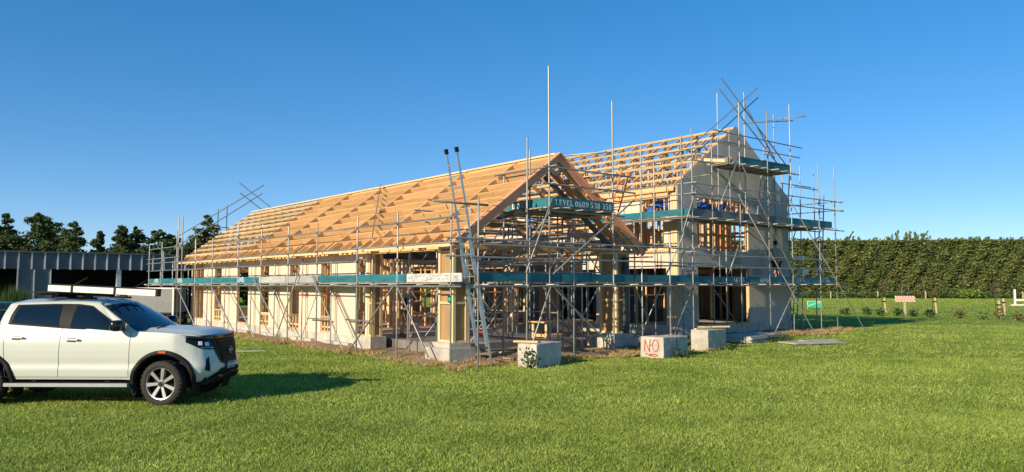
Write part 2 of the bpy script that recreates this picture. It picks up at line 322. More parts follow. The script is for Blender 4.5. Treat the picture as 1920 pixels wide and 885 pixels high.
BULK = []          # studs of walls buried in the house: past the first few hundred, joined as one part
def wall(p, axis, c, u0, u1, z0, z1, ops, sheath=None, side=-1, mt=m_sheath, dx=.6, stud=m_pine, sz=.0, panel='wall_sheet', cols=1.2, bulk=False):
    """stud wall on axis 's' (runs along t at s=c) or 't' (runs along s at t=c). ops: (u0,u1,z0,z1). side: sheeted face"""
    def Q(u, z, d=0.): return (c + d, u, z) if axis == 's' else (u, c + d, z)
    up = (0, 1, 0) if axis == 's' else (1, 0, 0)
    din = -side * .05; n = int((u1 - u0) / dx) + 1
    for k in range(n + 1):
        u = min(u0 + .025 + k * dx, u1 - .025)
        zz = [(z0 + .045, z1 - .045)]
        for (a, b, e, f) in ops:
            if a - .01 < u < b + .01:
                q = []
                for (g, h) in zz:
                    if e > g + .12: q.append((g, min(e - .05, h)))
                    if f < h - .12: q.append((max(f + .2, g), h))
                zz = q
        for (g, h) in zz:
            if h - g <= .1: continue
            if bulk: BULK.append((Q(u, (g + h) / 2, din), (.045, .0225, (h - g) / 2) if axis == 's' else (.0225, .045, (h - g) / 2)))
            else: beam(p, 'stud', Q(u, g, din), Q(u, h, din), .045, .09, stud, tuple(1 - abs(x) if x != 1 else 0 for x in up)[:2] + (0,))
    for (a, b, e, f) in ops:
        beam(p, 'trimmer_stud', Q(a - .025, z0 + .045, din), Q(a - .025, z1 - .045, din), .046, .092, m_pale, (1, 0, 0) if axis == 's' else (0, 1, 0))
        beam(p, 'trimmer_stud', Q(b + .025, z0 + .045, din), Q(b + .025, z1 - .045, din), .046, .092, m_pale, (1, 0, 0) if axis == 's' else (0, 1, 0))
        beam(p, 'lintel', Q(a, f + .09, din), Q(b, f + .09, din), .085, .18, stud)
        if e > z0 + .1: beam(p, 'sill_trimmer', Q(a, e - .025, din), Q(b, e - .025, din), .088, .045, m_pale)
    beam(p, 'top_plate', Q(u0, z1 - .022, din), Q(u1, z1 - .022, din), .09, .045, stud)
    beam(p, 'bottom_plate', Q(u0, z0 + .022, din), Q(u1, z0 + .022, din), .09, .045, stud)
    k = u0
    zn = (z0 + z1) / 2
    segs = [(u0, u1)]
    for (a, b, e, f) in ops:
        if e < zn < f: segs = [x for g, h in segs for x in ((g, min(h, a)), (max(g, b), h)) if x[1] - x[0] > .1]
    for g, h in segs: beam(p, 'nog', Q(g, zn, din), Q(h, zn, din), .086, .045, stud)
    if sheath:
        cuts = sorted(set([u0, u1] + [round(u0 + cols * i, 3) for i in range(1, int((u1 - u0) / cols) + 1)] + [v for q in ops for v in q[:2]]))
        cuts = [v for v in cuts if u0 <= v <= u1]
        o0, o1 = sorted((side * .002, side * .014))
        for a, b in zip(cuts, cuts[1:]):
            if b - a < .04: continue
            m = (a + b) / 2; zz = [(z0 - .04 + sz, z1)]
            for (q0, q1, e, f) in ops:
                if q0 < m < q1:
                    q = []
                    for g, h in zz:
                        if e > g + .02: q.append((g, min(e, h), 1))
                        if f < h - .02: q.append((max(f, g), h, 0))
                    zz = [x[:2] for x in q if not (x[2] == 1 and sheath == 'open_below')]
            for g, h in zz:
                if h - g < .05: continue
                if axis == 's': box(p, panel, (c + o0, c + o1), (a + .005, b - .005), (g, h), mt)
                else: box(p, panel, (a + .005, b - .005), (c + o0, c + o1), (g, h), mt)
# long left wall: bare framed bay at the far end and seven narrow window openings
wins = [(7.85, 8.65, 1.0, 2.85), (10.45, 11.3, .98, 2.85), (13.3, 14.2, .92, 2.85), (15.5, 16.8, .46, 2.86), (18.75, 19.65, .97, 2.84), (21.2, 22.9, .46, 3.2), (5.45, 6.1, .5, 2.98)]
wall(H, 's', .5, 5.3, 23.05, .45, 3.28, wins, 'open_below', -1)
for (a, b, e, f) in wins[:5]:
    if e > .6:
        for z in (.62, .95): beam(H, 'sill_trimmer', (.55, a, z), (.55, b, z), .088, .045, m_pale)
        for k in range(4): u = a + .03 + (b - a - .06) * k / 3; beam(H, 'cripple_stud', (.55, u, .47), (.55, u, e - .05), .045, .088, m_pale, (1, 0, 0))
for t in (21.75, 22.35): beam(H, 'stud', (.55, t, .5), (.55, t, 3.2), .045, .09, m_pine, (1, 0, 0))
wall(H, 's', 6.75, 5.3, 23.05, .45, 3.2, [(6, 9.2, .45, 2.7), (11, 13, .9, 2.7), (16, 17.5, .9, 2.7), (19.5, 20.5, 1, 2.7)], 'y', 1, bulk=True)
wall(H, 't', 5.35, .9, 6.7, .45, 3.2, [(1.9, 5.2, .45, 2.75)], None, -1)
wall(H, 't', 23.05, .6, 6.7, .45, 3.2, [(2.5, 4.5, .9, 2.7)], 'y', 1, bulk=True)
for t, op in ((8.6, (2.2, 3.2)), (11.6, (3.5, 4.6)), (15.2, (1.5, 2.5)), (18.6, (4, 5)), ):
    wall(H, 't', t, .62, 6.6, .45, 3.15, [(op[0], op[1], .45, 2.6)], None, -1, dx=.6, bulk=t > 9)
wall(H, 's', 3.7, 8.7, 23.0, .45, 3.15, [(9.5, 10.4, .45, 2.6), (13, 14, .45, 2.6), (17, 18, .45, 2.6)], None, -1, bulk=True)
# roof of the long wing -----------------------------------------------------
up1 = {-1: Vector((-SL, 0, 1)).normalized(), 1: Vector((SL, 0, 1)).normalized()}
frames = [-.16, 1.6, 4.2, 4.29, 6.98, 7.07, 9.68, 9.77, 12.38, 12.47, 15.1]
rows = [3.42 - .345 * k for k in range(10)]
for sg in (-1, 1):
    n = up1[sg]; S0 = lambda ds: 3.62 + sg * ds
    for t in frames:       # deep rafters
        a = Vector((S0(0.02), t, rz1(3.62))) - n * .15; b = Vector((S0(3.72), t, rz1(S0(3.72)))) - n * .15
        beam(H, 'rafter', a, b, .05, .28, m_lvl, n)
    for r in rows[:10]:         # deep purlins set between the rafters
        ds = 3.62 - r + .0
        for t0, t1 in zip(frames, frames[1:]):
            if t1 - t0 < .2: continue
            t0 = t0 + .027; t1 = t1 - .027
            c = Vector((S0(ds), 0, rz1(S0(ds)))) - n * .105 + Vector((0, 0, random.uniform(-.006, .006)))
            if t1 - t0 > 1.5 and random.random() < .35:
                m = t0 + (t1 - t0) * random.uniform(.35, .65)
                beam(H, 'purlin', c + Vector((0, t0, 0)), c + Vector((0, m - .004, 0)), .045, .19, m_lvl, n)
                beam(H, 'purlin', c + Vector((0, m, -.004)), c + Vector((0, t1, -.004)), .045, .19, m_lvl, n)
            else: beam(H, 'purlin', c + Vector((0, t0, 0)), c + Vector((0, t1, 0)), .045, .19, m_lvl, n)
    for k in range(36):       # rafter tails at the eave
        t = .25 + k * .66
        if t > 23.2 or (sg == 1 and k % 2): continue
        a = Vector((S0(3.33), t, rz1(S0(3.33)))) - n * .11; b = Vector((S0(3.68), t, rz1(S0(3.68)))) - n * .11
        beam(H, 'rafter_tail', a, b, .045, .15, m_pine, n)
        if sg < 0 and t > 5.4:
            beam(H, 'soffit_bearer', (.05, t + .05, 3.13), (.48, t + .05, 3.13), .045, .07, m_pine)
            beam(H, 'soffit_hanger', (.10, t + .10, 3.02), (.10, t + .10, 3.22), .045, .045, m_pale)
    e = S0(3.70); beam(H, 'eave_batten', (e, -.16, rz1(e) - .11), (e, 23.3, rz1(e) - .11), .035, .10, m_pale)
    e = S0(3.35); beam(H, 'eave_plate', (e, .1, 3.12), (e, 23.2, 3.12), .045, .14, m_pine)
    e = S0(2.95); beam(H, 'eave_beam', (e, .05, 3.20), (e, 5.3, 3.20), .09, .28, m_lvl)
    for k, r in enumerate(rows + [.28]):           # thin purlins over the far bay
        ds = 3.62 - r
        for t0, t1 in ((15.05, 19.3), (19.0, 23.35)):
            c = Vector((S0(ds), 0, rz1(S0(ds)))) - n * (.045 if t0 < 17 else .046); beam(H, 'purlin', c + Vector((0, t0, 0)), c + Vector((0, t1, 0)), .05, .09, m_pale, n)
beam(H, 'ridge_beam', (3.62, -.16, rz1(3.62) - .16), (3.62, 15.1, rz1(3.62) - .16), .05, .28, m_lvl)
for e in (-1, 1): beam(H, 'ridge_batten', (3.62 + e * .05, -.18, rz1(3.62) - .02), (3.62 + e * .05, 23.35, rz1(3.62) - .02), .05, .05, m_pale)
def truss(t, s0, s1, zs, sl, mt, webs):
    """one roof truss: two top chords and a bottom chord in one mesh, its webs as sub-parts"""
    m = (s0 + s1) / 2; h = (s1 - s0) / 2; zr = zs + sl * h; v = []; f = []
    def bar(a, b, w=.045, d=.09):
        a = Vector(a); b = Vector(b); X = (b - a).normalized(); Z = Vector((-X[1], X[0])) * d / 2; k = len(v)
        for q in (a - Z, b - Z, b + Z, a + Z):
            for y in (-w / 2, w / 2): v.append((q[0], y, q[1]))
        f.extend([(k, k + 2, k + 4, k + 6), (k + 7, k + 5, k + 3, k + 1)] + [(k + 2 * i, k + 2 * i + 1, k + (2 * i + 3) % 8, k + (2 * i + 2) % 8) for i in range(4)])
    key = ('t', s0, s1, mt.name)
    if key not in _c:
        bar((-h - .3, zs - zr - sl * .3), (.0, 0)); bar((0, 0), (h + .3, zs - zr - sl * .3)); bar((-h, zs - zr - .06), (h, zs - zr - .06))
        _c[key] = mesh('truss', v, f, mt)
        ws = []
        for (a, b) in webs:
            v = []; f = []; bar((a[0] * h, -abs(a[0]) * sl * h - .04 if a[1] else zs - zr - .03), (b[0] * h, -abs(b[0]) * sl * h - .04 if b[1] else zs - zr - .03), .05, .10); ws.append(mesh('web', v, f, mt))
        _c[key + ('w',)] = ws
    o = obj('truss', _c[key], H); o.location = (m, t, zr - .1)
    for w in _c[key + ('w',)]: obj('web', w, o)
W4 = [((-.66, 1), (-.33, 0)), ((-.33, 0), (-.33, 1)), ((-.33, 1), (0, 0)), ((0, 0), (.33, 1)), ((.33, 1), (.33, 0)), ((.33, 0), (.66, 1)), ((-.33, 0), (0, 1)), ((.33, 0), (0, 1))]
for k in range(10): truss(15.6 + .85 * k, .5, 6.74, rz1(.5), SL, m_pine, W4)
# gable front of the porch: barge rafters, steel portal, collar
for sg in (-1, 1):
    n = up1[sg]
    a = Vector((3.62, -.26, rz1(3.62) + .0)) - n * .13; b = Vector((3.62 + sg * 3.8, -.26, rz1(3.62 + 3.8))) - n * .13
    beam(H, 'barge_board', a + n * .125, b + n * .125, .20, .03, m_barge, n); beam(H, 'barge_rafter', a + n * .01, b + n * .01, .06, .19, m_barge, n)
    a = Vector((3.62, .42, rz1(3.62))) - n * .45; b = Vector((3.62 + sg * 3.2, .42, rz1(3.62 + 3.2))) - n * .45
    beam(H, 'steel_rafter', a, b, .10, .14, m_steel, n)
    for q in (.5, 1.35, 2.2, 3.0):
        c = Vector((3.62 + sg * q, 0, rz1(3.62 + q))) - n * .2
        beam(H, 'outrigger', c + Vector((0, -.22, 0)), c + Vector((0, .4, 0)), .045, .12, m_pale, n)
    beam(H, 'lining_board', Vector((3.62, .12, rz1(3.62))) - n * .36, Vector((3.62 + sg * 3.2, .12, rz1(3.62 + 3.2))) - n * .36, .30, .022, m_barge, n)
for q in (-.35, .35): beam(H, 'ridge_brace', (3.62, -.1, rz1(3.62) - .62), (3.62 + q, -.1, rz1(3.62) - .36), .045, .09, m_pale)
beam(H, 'steel_beam', (.8, 5.3, 3.05), (6.6, 5.3, 3.05), .12, .26, m_dark)
beam(H, 'steel_beam', (3.9, 5.5, 2.95), (3.9, 8.4, 2.95), .12, .24, m_dark)
for t in (1.9, 3.1, 4.3): beam(H, 'ceiling_joist', (.7, t, 3.25), (6.6, t, 3.25), .045, .19, m_lvl)
# link between the wings ------------------------------------------------------
wall(H, 't', 8.05, 6.85, 12.7, .45, 3.0, [(7.4, 9.4, .45, 2.6), (10.2, 12, .45, 2.6)], 'y', -1, mt=m_shade_sheet)
wall(H, 't', 14.9, 6.85, 12.7, .45, 3.0, [(8.6, 9.6, 1.0, 2.5), (10.7, 11.3, .6, 2.5)], 'y', 1, bulk=True)
for k in range(9): beam(H, 'joist', (6.9, 8.2 + k * .8, 3.12), (12.7, 8.2 + k * .8, 3.12), .045, .2, m_pine)
for k, (z, t) in enumerate(((3.35, 8.0), (3.75, 8.3), (4.3, 8.9), (4.8, 9.4))):
    beam(H, 'link_beam', (6.6, t, z), (12.72, t, z), .09, .20, m_lvl)
for k in range(8): box(H, 'roof_sheet', (6.95, 12.6), (8.1 + k * .85, 8.93 + k * .85), (3.23, 3.25), m_plank)
# two-storey wing -----------------------------------------------------------------
EZ, ES = 6.08, .70
def rz2(s): return EZ + ES * min(s - 12.8, 20.8 - s)
lops = [(3.3, 6.2, .43, 2.75), (7.2, 9.6, .43, 2.75), (11, 12.5, .9, 2.7)]
wall(H, 's', 12.8, 2.7, 16, .42, 2.85, lops, 'y', -1)
wall(H, 's', 12.8, 2.7, 16, 3.1, 6.0, [(3.15, 4.65, 5.0, 5.55), (3.4, 5.1, 3.55, 4.85), (5.7, 6.6, 3.6, 4.85), (7.6, 9.0, 3.6, 5.4), (10.3, 12, 3.6, 5.4)], 'y', -1)
box(H, 'wall_sheet', (12.786, 12.798), (2.95, 16), (2.853, 3.055), m_sheath)
for t in (2.72, 2.82, 2.92): beam(H, 'corner_post', (12.77, t + .02, .45), (12.77, t + .02, 6.0), .09, .055, m_pale, (1, 0, 0))
beam(H, 'floor_beam', (12.72, 3.1, 3.45), (12.72, 10, 3.45), .05, .10, m_pine)
beam(H, 'floor_beam', (12.71, 3.1, 5.72), (12.71, 6.4, 5.72), .06, .28, m_lvl)
box(H, 'upper_floor', (12.9, 20.7), (2.85, 16), (2.9, 3.06), m_plank)
wall(H, 's', 20.8, 2.75, 16, .42, 2.85, [(9, 10.5, .9, 2.6), (12.8, 14, .9, 2.6)], 'y', 1, mt=m_rab, bulk=True)
wall(H, 's', 20.8, 2.75, 16, 3.1, 6.0, [(5, 7, 4, 5.5), (10, 12, 4, 5.5)], 'y', 1, mt=m_rab, bulk=True)
wall(H, 't', 16.05, 12.9, 20.7, .42, 2.85, [(14.5, 17, .9, 2.6)], 'y', 1, mt=m_rab, bulk=True)
for t, op in ((5.6, (17.8, 18.8)), (9, (14, 15)), (12.5, (17, 18))):
    wall(H, 't', t, 12.95, 20.6, 3.1, 5.9, [(op[0], op[1], 3.1, 5.3)], None, -1, dx=.45, bulk=t > 9.5)
    wall(H, 't', t, 12.95, 20.6, .42, 2.85, [(op[0], op[1], .45, 2.6)], 'y', 1, dx=.6, mt=m_shade_sheet, bulk=t > 6)
for a, b, c, d in ((13.0, 14.3, 3.12, 5.0), (14.33, 15.4, 3.12, 4.55), (16.2, 17.4, 3.12, 5.3), (18.9, 20.4, 3.12, 5.5)): box(H, 'lining_sheet', (a, b), (5.66, 5.675), (c, d), m_ply)
for z in (3.75, 4.3, 4.85): beam(H, 'nog', (13, 4.3, z), (20.5, 4.3, z), .045, .09, m_pine)
for k in range(17): beam(H, 'stud', (13.1 + .45 * k, 4.3, 3.1), (13.1 + .45 * k, 4.3, 5.9), .045, .09, m_pine, (0, 1, 0))
wall(H, 's', 16.8, 5.7, 16, 3.1, 5.9, [(7, 8, 3.1, 5.3)], None, -1, dx=.45)
v = []; f = []
for c, q in BULK:
    k0 = len(v); v += [(c[0] + x, c[1] + y, c[2] + z) for x, y, z in boxv(*q)]; f += [tuple(k0 + i for i in face) for face in BOXF]
tag(obj('stud', mesh('inner_studs', v, f, m_pine), H), kind='stuff')
# gable end: grey sheets cut to the roof slope round two openings
OL, OU = (14.0, 17.6, .42, 2.8), (14.0, 17.6, 3.5, 5.62)
wall(H, 't', 2.74, 12.95, 20.7, .42, 2.85, [OL], None, -1)
wall(H, 't', 2.74, 12.95, 20.7, 3.1, 5.95, [OU], None, -1, dx=.45)
us = [12.79, 14.0, 15.2, 16.4, 16.8, 17.6, 18.8, 20.0, 20.81]; zs_ = [.40, 2.8, 3.5, 5.62, 7.1, 8.95]
for a, b in zip(us, us[1:]):
    for c, d in zip(zs_, zs_[1:]):
        if 14 <= (a + b) / 2 <= 17.6 and ((c, d) == (.40, 2.8) or (c, d) == (3.5, 5.62)): continue
        if c >= 5 and a == 16.4: pass
        ta, tb = rz2(a) + .045, rz2(b) + .045
        if max(ta, tb) <= c + .02: continue
        pts = [(a + .002, c + .003), (b - .002, c + .003)]
        if tb >= d: pts.append((b - .002, d - .002))
        elif tb > c: pts.append((b - .002, tb))
        if (ta - d) * (tb - d) < 0: pts.append((a + (b - a) * (d - ta) / (tb - ta), d - .002))
        if (ta - c) * (tb - c) < 0:
            q = (a + (b - a) * (c - ta) / (tb - ta), c + .002)
            if tb < c: pts = [pts[0], q] + pts[2:]
            else: pts = [q, pts[1]] + pts[2:]
        if ta >= d: pts.append((a + .002, d - .002))
        elif ta > c: pts.append((a + .002, ta))
        if len(pts) >= 3: polyprism(H, 'gable_sheet', pts, 'y', 2.672, 2.688, m_rab)
for e, z0, z1 in ((13.97, .42, 2.8), (17.63, .42, 2.8), (13.97, 3.5, 5.6), (17.63, 3.5, 5.6)): beam(H, 'opening_jamb', (e, 2.705, z0), (e, 2.705, z1), .055, .12, m_pale, (1, 0, 0))
box(H, 'damp_strip', (17.7, 20.84), (2.655, 2.669), (.30, .41), m_black); box(H, 'damp_strip', (12.8, 13.95), (2.655, 2.669), (.30, .41), m_black)
up2 = {-1: Vector((-ES, 0, 1)).normalized(), 1: Vector((ES, 0, 1)).normalized()}
W6 = [((-.75, 1), (-.5, 0)), ((-.5, 0), (-.25, 1)), ((-.25, 1), (-.2, 0)), ((-.5, 0), (-.5, 1)), ((.5, 0), (.5, 1)), ((.2, 0), (.25, 1)), ((.25, 1), (.5, 0)), ((.5, 0), (.75, 1)), ((-.2, 0), (0, 1)), ((.2, 0), (0, 1))]
for k in range(15): truss(2.95 + .9 * k, 12.8, 20.8, EZ, ES, m_pine, W6)
for sg in (-1, 1):
    n = up2[sg]
    for k in range(8):
        s = 16.8 + sg * (.06 + k * .585); c = Vector((s, 0, EZ + ES * (4 - abs(s - 16.8)))) + n * .0
        for t0, t1 in ((2.72, 7.6), (7.3, 12.2), (11.9, 16.2)): beam(H, 'purlin', c + Vector((0, t0, .001 * (t0 > 5))), c + Vector((0, t1, .001 * (t0 > 5))), .05, .085, m_pale, n)
    e = 16.8 + sg * 4.2; beam(H, 'eave_batten', (e, 2.72, EZ + ES * -.2 - .06), (e, 16.2, EZ + ES * -.2 - .06), .04, .15, m_pine)
    a = Vector((16.8, 5.0, rz2(16.8) - .2)); beam(H, 'wind_brace', a, Vector((16.8 + sg * 3.8, 9.5, EZ + .1)), .02, .05, m_clamp, n)
    beam(H, 'wind_brace', Vector((16.8, 8.8, rz2(16.8) - .2)), Vector((16.8 + sg * 3.8, 4.3, EZ + .1)), .02, .05, m_clamp, n)
# printed marks on the wall sheets
for t, z, m in ((20.6, 1.75, m_pink), (12.2, 1.85, m_pink), (9.6, 1.7, m_pink), (17.9, 1.75, m_pink), (7.1, 1.65, m_pink)):
    v = []; f = []
    for k in range(5):
        y0 = t + .12 * k + random.uniform(-.02, .02); hh2 = random.uniform(.05, .16); k0 = len(v)
        v += [(.4835, y0, z - hh2), (.4835, y0 + .08, z - hh2), (.4835, y0 + .09, z + hh2), (.4835, y0 - .01, z + hh2)]; f.append((k0, k0 + 1, k0 + 2, k0 + 3))
    obj('printed_mark', mesh('printed_mark', v, f, m), H)
for s, z in ((16.5, 3.12), (17.9, 2.68), (18.2, 4.65), (13.3, 2.6)):
    v = []; f = []
    for r_ in range(2):
        x = s
        while x < s + .62:
            w = random.uniform(.02, .07); k0 = len(v); v += [(x, 2.6695, z - r_ * .14), (x + w, 2.6695, z - r_ * .14), (x + w, 2.6695, z + .07 - r_ * .14), (x, 2.6695, z + .07 - r_ * .14)]; f.append((k0, k0 + 1, k0 + 2, k0 + 3)); x += w + random.uniform(.02, .05)
    obj('printed_mark', mesh('printed_mark', v, f, m_ink), H)

# ------------------------------------------------------------------ scaffolds
RC = lambda x0, y0, x1, y1: [(x0, y0), (x1, y0), (x1, y1), (x0, y1)]
def mir(P, w): return [(w - x, y) for x, y in reversed(P)]
zl = [(.30, 0), (.30, .13), (.22, .28), (.22, .72), (.30, .87), (.30, 1), (.12, .92), (0, .68), (0, .32), (.12, .08)]
GL = {'L': [RC(.06, 0, .27, 1), RC(-.02, .9, .36, 1), RC(.31, 0, .66, .11), RC(.56, .11, .66, .36)],
      'E': [RC(.06, 0, .27, 1), RC(.31, 0, .64, .12), RC(.31, .88, .64, 1), RC(.31, .44, .5, .56), RC(.54, .12, .64, .3), RC(.54, .7, .64, .88)],
      'V': [[(0, 1), (.26, 1), (.42, .18), (.30, .05)], [(.52, 1), (.68, 1), (.40, 0), (.33, .02)]],
      '0': [zl, mir(zl, .68)],
      '5': [RC(.06, .88, .60, 1), RC(.06, .52, .18, .86), [(.22, .5), (.22, .62), (.45, .62), (.62, .48), (.62, .18), (.45, 0), (.34, 0), (.34, .1), (.42, .16), (.42, .44), (.36, .5)], [(.28, 0), (.28, .1), (.04, .22), (.02, .1), (.12, 0)]],
      '3': [[(.30, 1), (.46, 1), (.6, .86), (.6, .66), (.48, .54), (.62, .42), (.62, .16), (.46, 0), (.30, 0), (.30, .1), (.42, .18), (.42, .42), (.3, .48), (.3, .58), (.4, .62), (.4, .84), (.3, .9)], [(.24, 1), (.24, .9), (.04, .78), (.06, .9)], [(.24, 0), (.24, .1), (.04, .22), (.04, .1)]],
      '8': [[(.30, .46), (.30, .56), (.2, .64), (.2, .84), (.3, .9), (.3, 1), (.14, .97), (.04, .86), (.04, .64), (.14, .54)], [(.30, 0), (.3, .1), (.2, .18), (.2, .4), (.3, .48), (.14, .5), (.02, .4), (.02, .14), (.12, .03)]]}
GL['8'] += [mir(q, .66) for q in GL['8'][:2]]
def stencil(parent, txt, o, xd, h, name='lettering', mt=None):  # one word, one part
    """flat stencilled lettering starting at o, running along unit vector xd, z up"""
    v = []; f = []; x = 0.; o = Vector(o); xd = Vector(xd)
    for ch in txt:
        for poly in GL.get(ch, []):
            k = len(v); v += [tuple(o + xd * (x + a) * h + Vector((0, 0, b * h))) for a, b in poly]; f.append(tuple(range(k, k + len(poly))))
        x += .84 if ch != ' ' else .42
    return obj(name, mesh(name, v, f, mt or m_white), parent)
ZS = {}
def scaffold(label): return thing('scaffold', label, 'scaffold', (HX, HY, 0), TH, 'tube scaffolds round the house')
def coup(p, x, y, z): o = box(p, 'coupler', (x - .037, x + .037), (y - .037, y + .037), (z - .037, z + .037), m_clamp); o.rotation_euler = (0, 0, random.uniform(-.5, .5))
def post(p, s, t, z1, z0=-.02, base=True):
    tube(p, 'standard', (s, t, z0), (s + random.uniform(-.02, .02), t + random.uniform(-.02, .02), z1))
    if base and z0 < .3: box(p, 'base_plate', (s - .075, s + .075), (t - .075, t + .075), (.012, .03), m_clamp)
    if z1 > 4.4 and z0 < .5: tube(p, 'sleeve', (s, t, 3.95), (s, t, 4.12), .031, m_clamp)
def board(p, a, b, mt, h=.225, name='toe_board'):   # upright board between two plan points (s,t,z of its lower edge)
    a = Vector(a) + Vector((0, 0, h / 2)); b = Vector(b) + Vector((0, 0, h / 2)); return beam(p, name, a, b, .038, h, mt)
def deck(p, axis, c0, n, u0, u1, z, L=3.9, dirn=1):
    """n planks side by side, running along axis"""
    u = u0; k = 0
    while u < u1 - .05:
        e = min(u + L, u1)
        for i in range(n):
            c = c0 + dirn * i * .235; j = random.uniform(-.05, .05)
            if axis == 't': box(p, 'plank', (c, c + .225) if dirn > 0 else (c - .225, c), (u + j, e + j - .012), (z + .002 * (i % 2), z + .04 + .002 * (i % 2)), m_plank)
            else: box(p, 'plank', (u + j, e + j - .012), (c, c + .225) if dirn > 0 else (c - .225, c), (z + .002 * (i % 2), z + .04 + .002 * (i % 2)), m_plank)
        u = e; k += 1
def J(a=.04): return random.uniform(-a, a)

# --- A: along the sunlit long wall
SA = scaffold('scaffold along the sunlit cream long wall, with teal, grey and scuffed white toe boards')
tA = [(-.42, 4.23), (2.2, 4.12), (4.55, 4.14), (7.32, 4.14), (9.64, 4.17), (12.15, 4.2), (14.58, 4.55), (17.62, 4.12), (19.95, 4.18), (22.82, 4.7), (25.41, 4.24), (27.69, 4.13)]
for k, (t, z) in enumerate(tA):
    post(SA, -.3, t, z)
    for zz in (2.06, 2.79, 3.18) + ((3.82,) if t < 17 else ()): coup(SA, -.33, t, zz)
    if t > 4: post(SA, .32, t + .2, 2.95 + .35 * (k % 3 == 1))
    tube(SA, 'transom', (-.55 + J(), t + .08, 2.085), (.44, t + .08, 2.085))
for s, t, z in ((.95, 1.35, 3.5), (.9, 3.45, 3.1), (-.3, 22.62, 5.34), (-.3, 22.04, 5.38), (.0, 26.24, 3.85)): post(SA, s, t, z)
for t in (1.0, 3.4, 6, 8.4, 10.9, 13.3, 16.1, 18.8, 21.4, 24.1, 26.6): tube(SA, 'transom', (-.5 + J(.08), t, 2.085), (.42, t, 2.085))
for z, a, b, nm in ((2.045, -.95, 28.2, 'ledger'), (3.18, -.85, 27.9, 'guard_rail'), (2.79, 5.0, 27.9, 'guard_rail'), (3.82, -.7, 17.2, 'guard_rail'), (3.42, 22.3, 27.9, 'guard_rail'), (3.95, 22.0, 27.5, 'guard_rail')):
    t = a
    while t < b - .3:
        e = min(t + 6, b); tube(SA, nm, (-.348 + J(.008), t, z + J(.012)), (-.348 + J(.008), e + (.25 if e < b else 0), z + J(.012))); t = e
tube(SA, 'ledger', (.28, 4.6, 2.05), (.28, 23.5, 2.05)); tube(SA, 'ledger', (.28, 23.4, 2.05), (.28, 28.1, 2.05))
deck(SA, 't', -.27, 3, -.3, 28.0, 2.115)
for a, b, m in ((24.0, 27.7, m_teal), (20.2, 23.95, m_teal), (16.3, 20.15, m_teal), (12.4, 16.25, m_teal), (9.9, 12.35, m_gboard), (7.25, 9.85, m_gboard), (4.62, 7.2, m_teal), (1.75, 4.58, m_teal), (-.9, 1.7, m_wboard)):
    board(SA, (-.285, a, 2.16 + J(.006)), (-.285, b, 2.16 + J(.006)), m)
for t in (26.6, 22.6, 14.6): stencil(SA, 'LEVEL', (-.307, t, 2.19), (0, -1, 0), .185)
v = []; f = []
for k in range(110):                                # scuffs and scrawls on the white board
    y = random.uniform(-.8, 1.55); z = random.uniform(2.18, 2.35); w = random.uniform(.02, .12); h = random.uniform(.003, .011); k0 = len(v)
    v += [(-.3055, y, z), (-.3055, y + w, z), (-.3055, y + w, z + h), (-.3055, y + random.uniform(-.02, .02), z + h)]; f.append((k0, k0 + 1, k0 + 2, k0 + 3))
obj('scuff_mark', mesh('scuff_mark', v, f, m_ink), SA)
for (a, za), (b, zb) in (((17.5, 2.05), (14.4, .05)), ((15.2, 2.06), (12.4, .03)), ((12.6, 2.3), (9.6, .05)), ((8.45, 2.65), (10.5, .02)), ((7.5, 2.44), (5.2, .05)), ((22.6, 2.3), (25.5, .05)), ((22.5, 2.07), (19.2, .05)), ((2.23, 2.05), (4.85, .05)), ((2.08, 2.1), (.45, .2))):
    tube(SA, 'brace', (-.40, a, za), (-.40, b, zb))
for (a, b) in ((6, 7.6), (11, 12.6), (17.8, 19.4)): tube(SA, 'brace', (.36, a, .4), (.36, b, 2.0))
tube(SA, 'ledger', (.3, 4.6, .95), (.3, 6.4, .95)); tube(SA, 'ledger', (.3, 7.6, .9), (.3, 9.3, .9))
# rails following the far gable
tg = 23.85
for a, b in (((-.2, 4.35), (4.4, 7.45)), ((-.15, 3.87), (4.3, 6.98)), ((3.05, 7.45), (7.3, 4.55)), ((3.1, 6.92), (7.3, 4.05))):
    tube(SA, 'guard_rail', (a[0], tg, a[1]), (b[0], tg, b[1]))
for s, z0, z1 in ((2.0, 4.6, 6.0), (2.45, 4.7, 6.25), (5.0, 4.8, 6.0)): post(SA, s, tg + .06, z1, z0)
tube(SA, 'transom', (1.8, tg, 5.05), (2.9, tg, 5.05))
tube(SA, 'transom', (2.6, tg + .1, 4.4), (2.6, 22.8, 4.4))
# short handrail posts standing on the near roof
# safety tag on the corner standard
tg_ = obj('tag_board', boxmesh(.045, .008, .085, m_black), SA); tg_.location = (-.37, -.47, 1.72); tg_.rotation_euler = (0, 0, -R(45))
g_ = obj('tag_card', boxmesh(.03, .003, .05, m_green), tg_); g_.location = (0, -.0095, 0)

# --- B: in front of and inside the open porch
SB = scaffold('scaffold tower under the open porch gable, with the phone number board')
FB = -1.1
for s, z in ((.06, 4.28), (1.67, 6.02), (2.5, 8.12), (5.02, 7.52), (7.58, 3.66), (8.75, 3.4)):
    post(SB, s, FB, z)
    for zz in (2.06, 2.75, 3.25): coup(SB, s, FB - .04, zz)
for s, t, z in ((2.62, 1.05, 5.4), (5.0, 1.05, 5.6), (3.4, -1.1, 3.4), (6.3, -1.08, 3.0), (1.3, .95, 4.25), (1.35, 2.6, 4.2), (2.7, 2.6, 4.2), (4.2, 2.55, 4.25), (5.7, 2.6, 4.2), (1.3, 4.2, 4.1), (2.8, 4.2, 4.2), (4.3, 4.15, 4.1), (5.75, 4.2, 4.2), (5.9, .9, 3.6), (2.55, -.2, 5.9), (7.9, .9, 3.9), (9.0, 1.6, 4.3), (4.0, .2, 4.3), (8.0, 3.0, 4.0), (9.6, 3.2, 4.6)): post(SB, s, t, z)
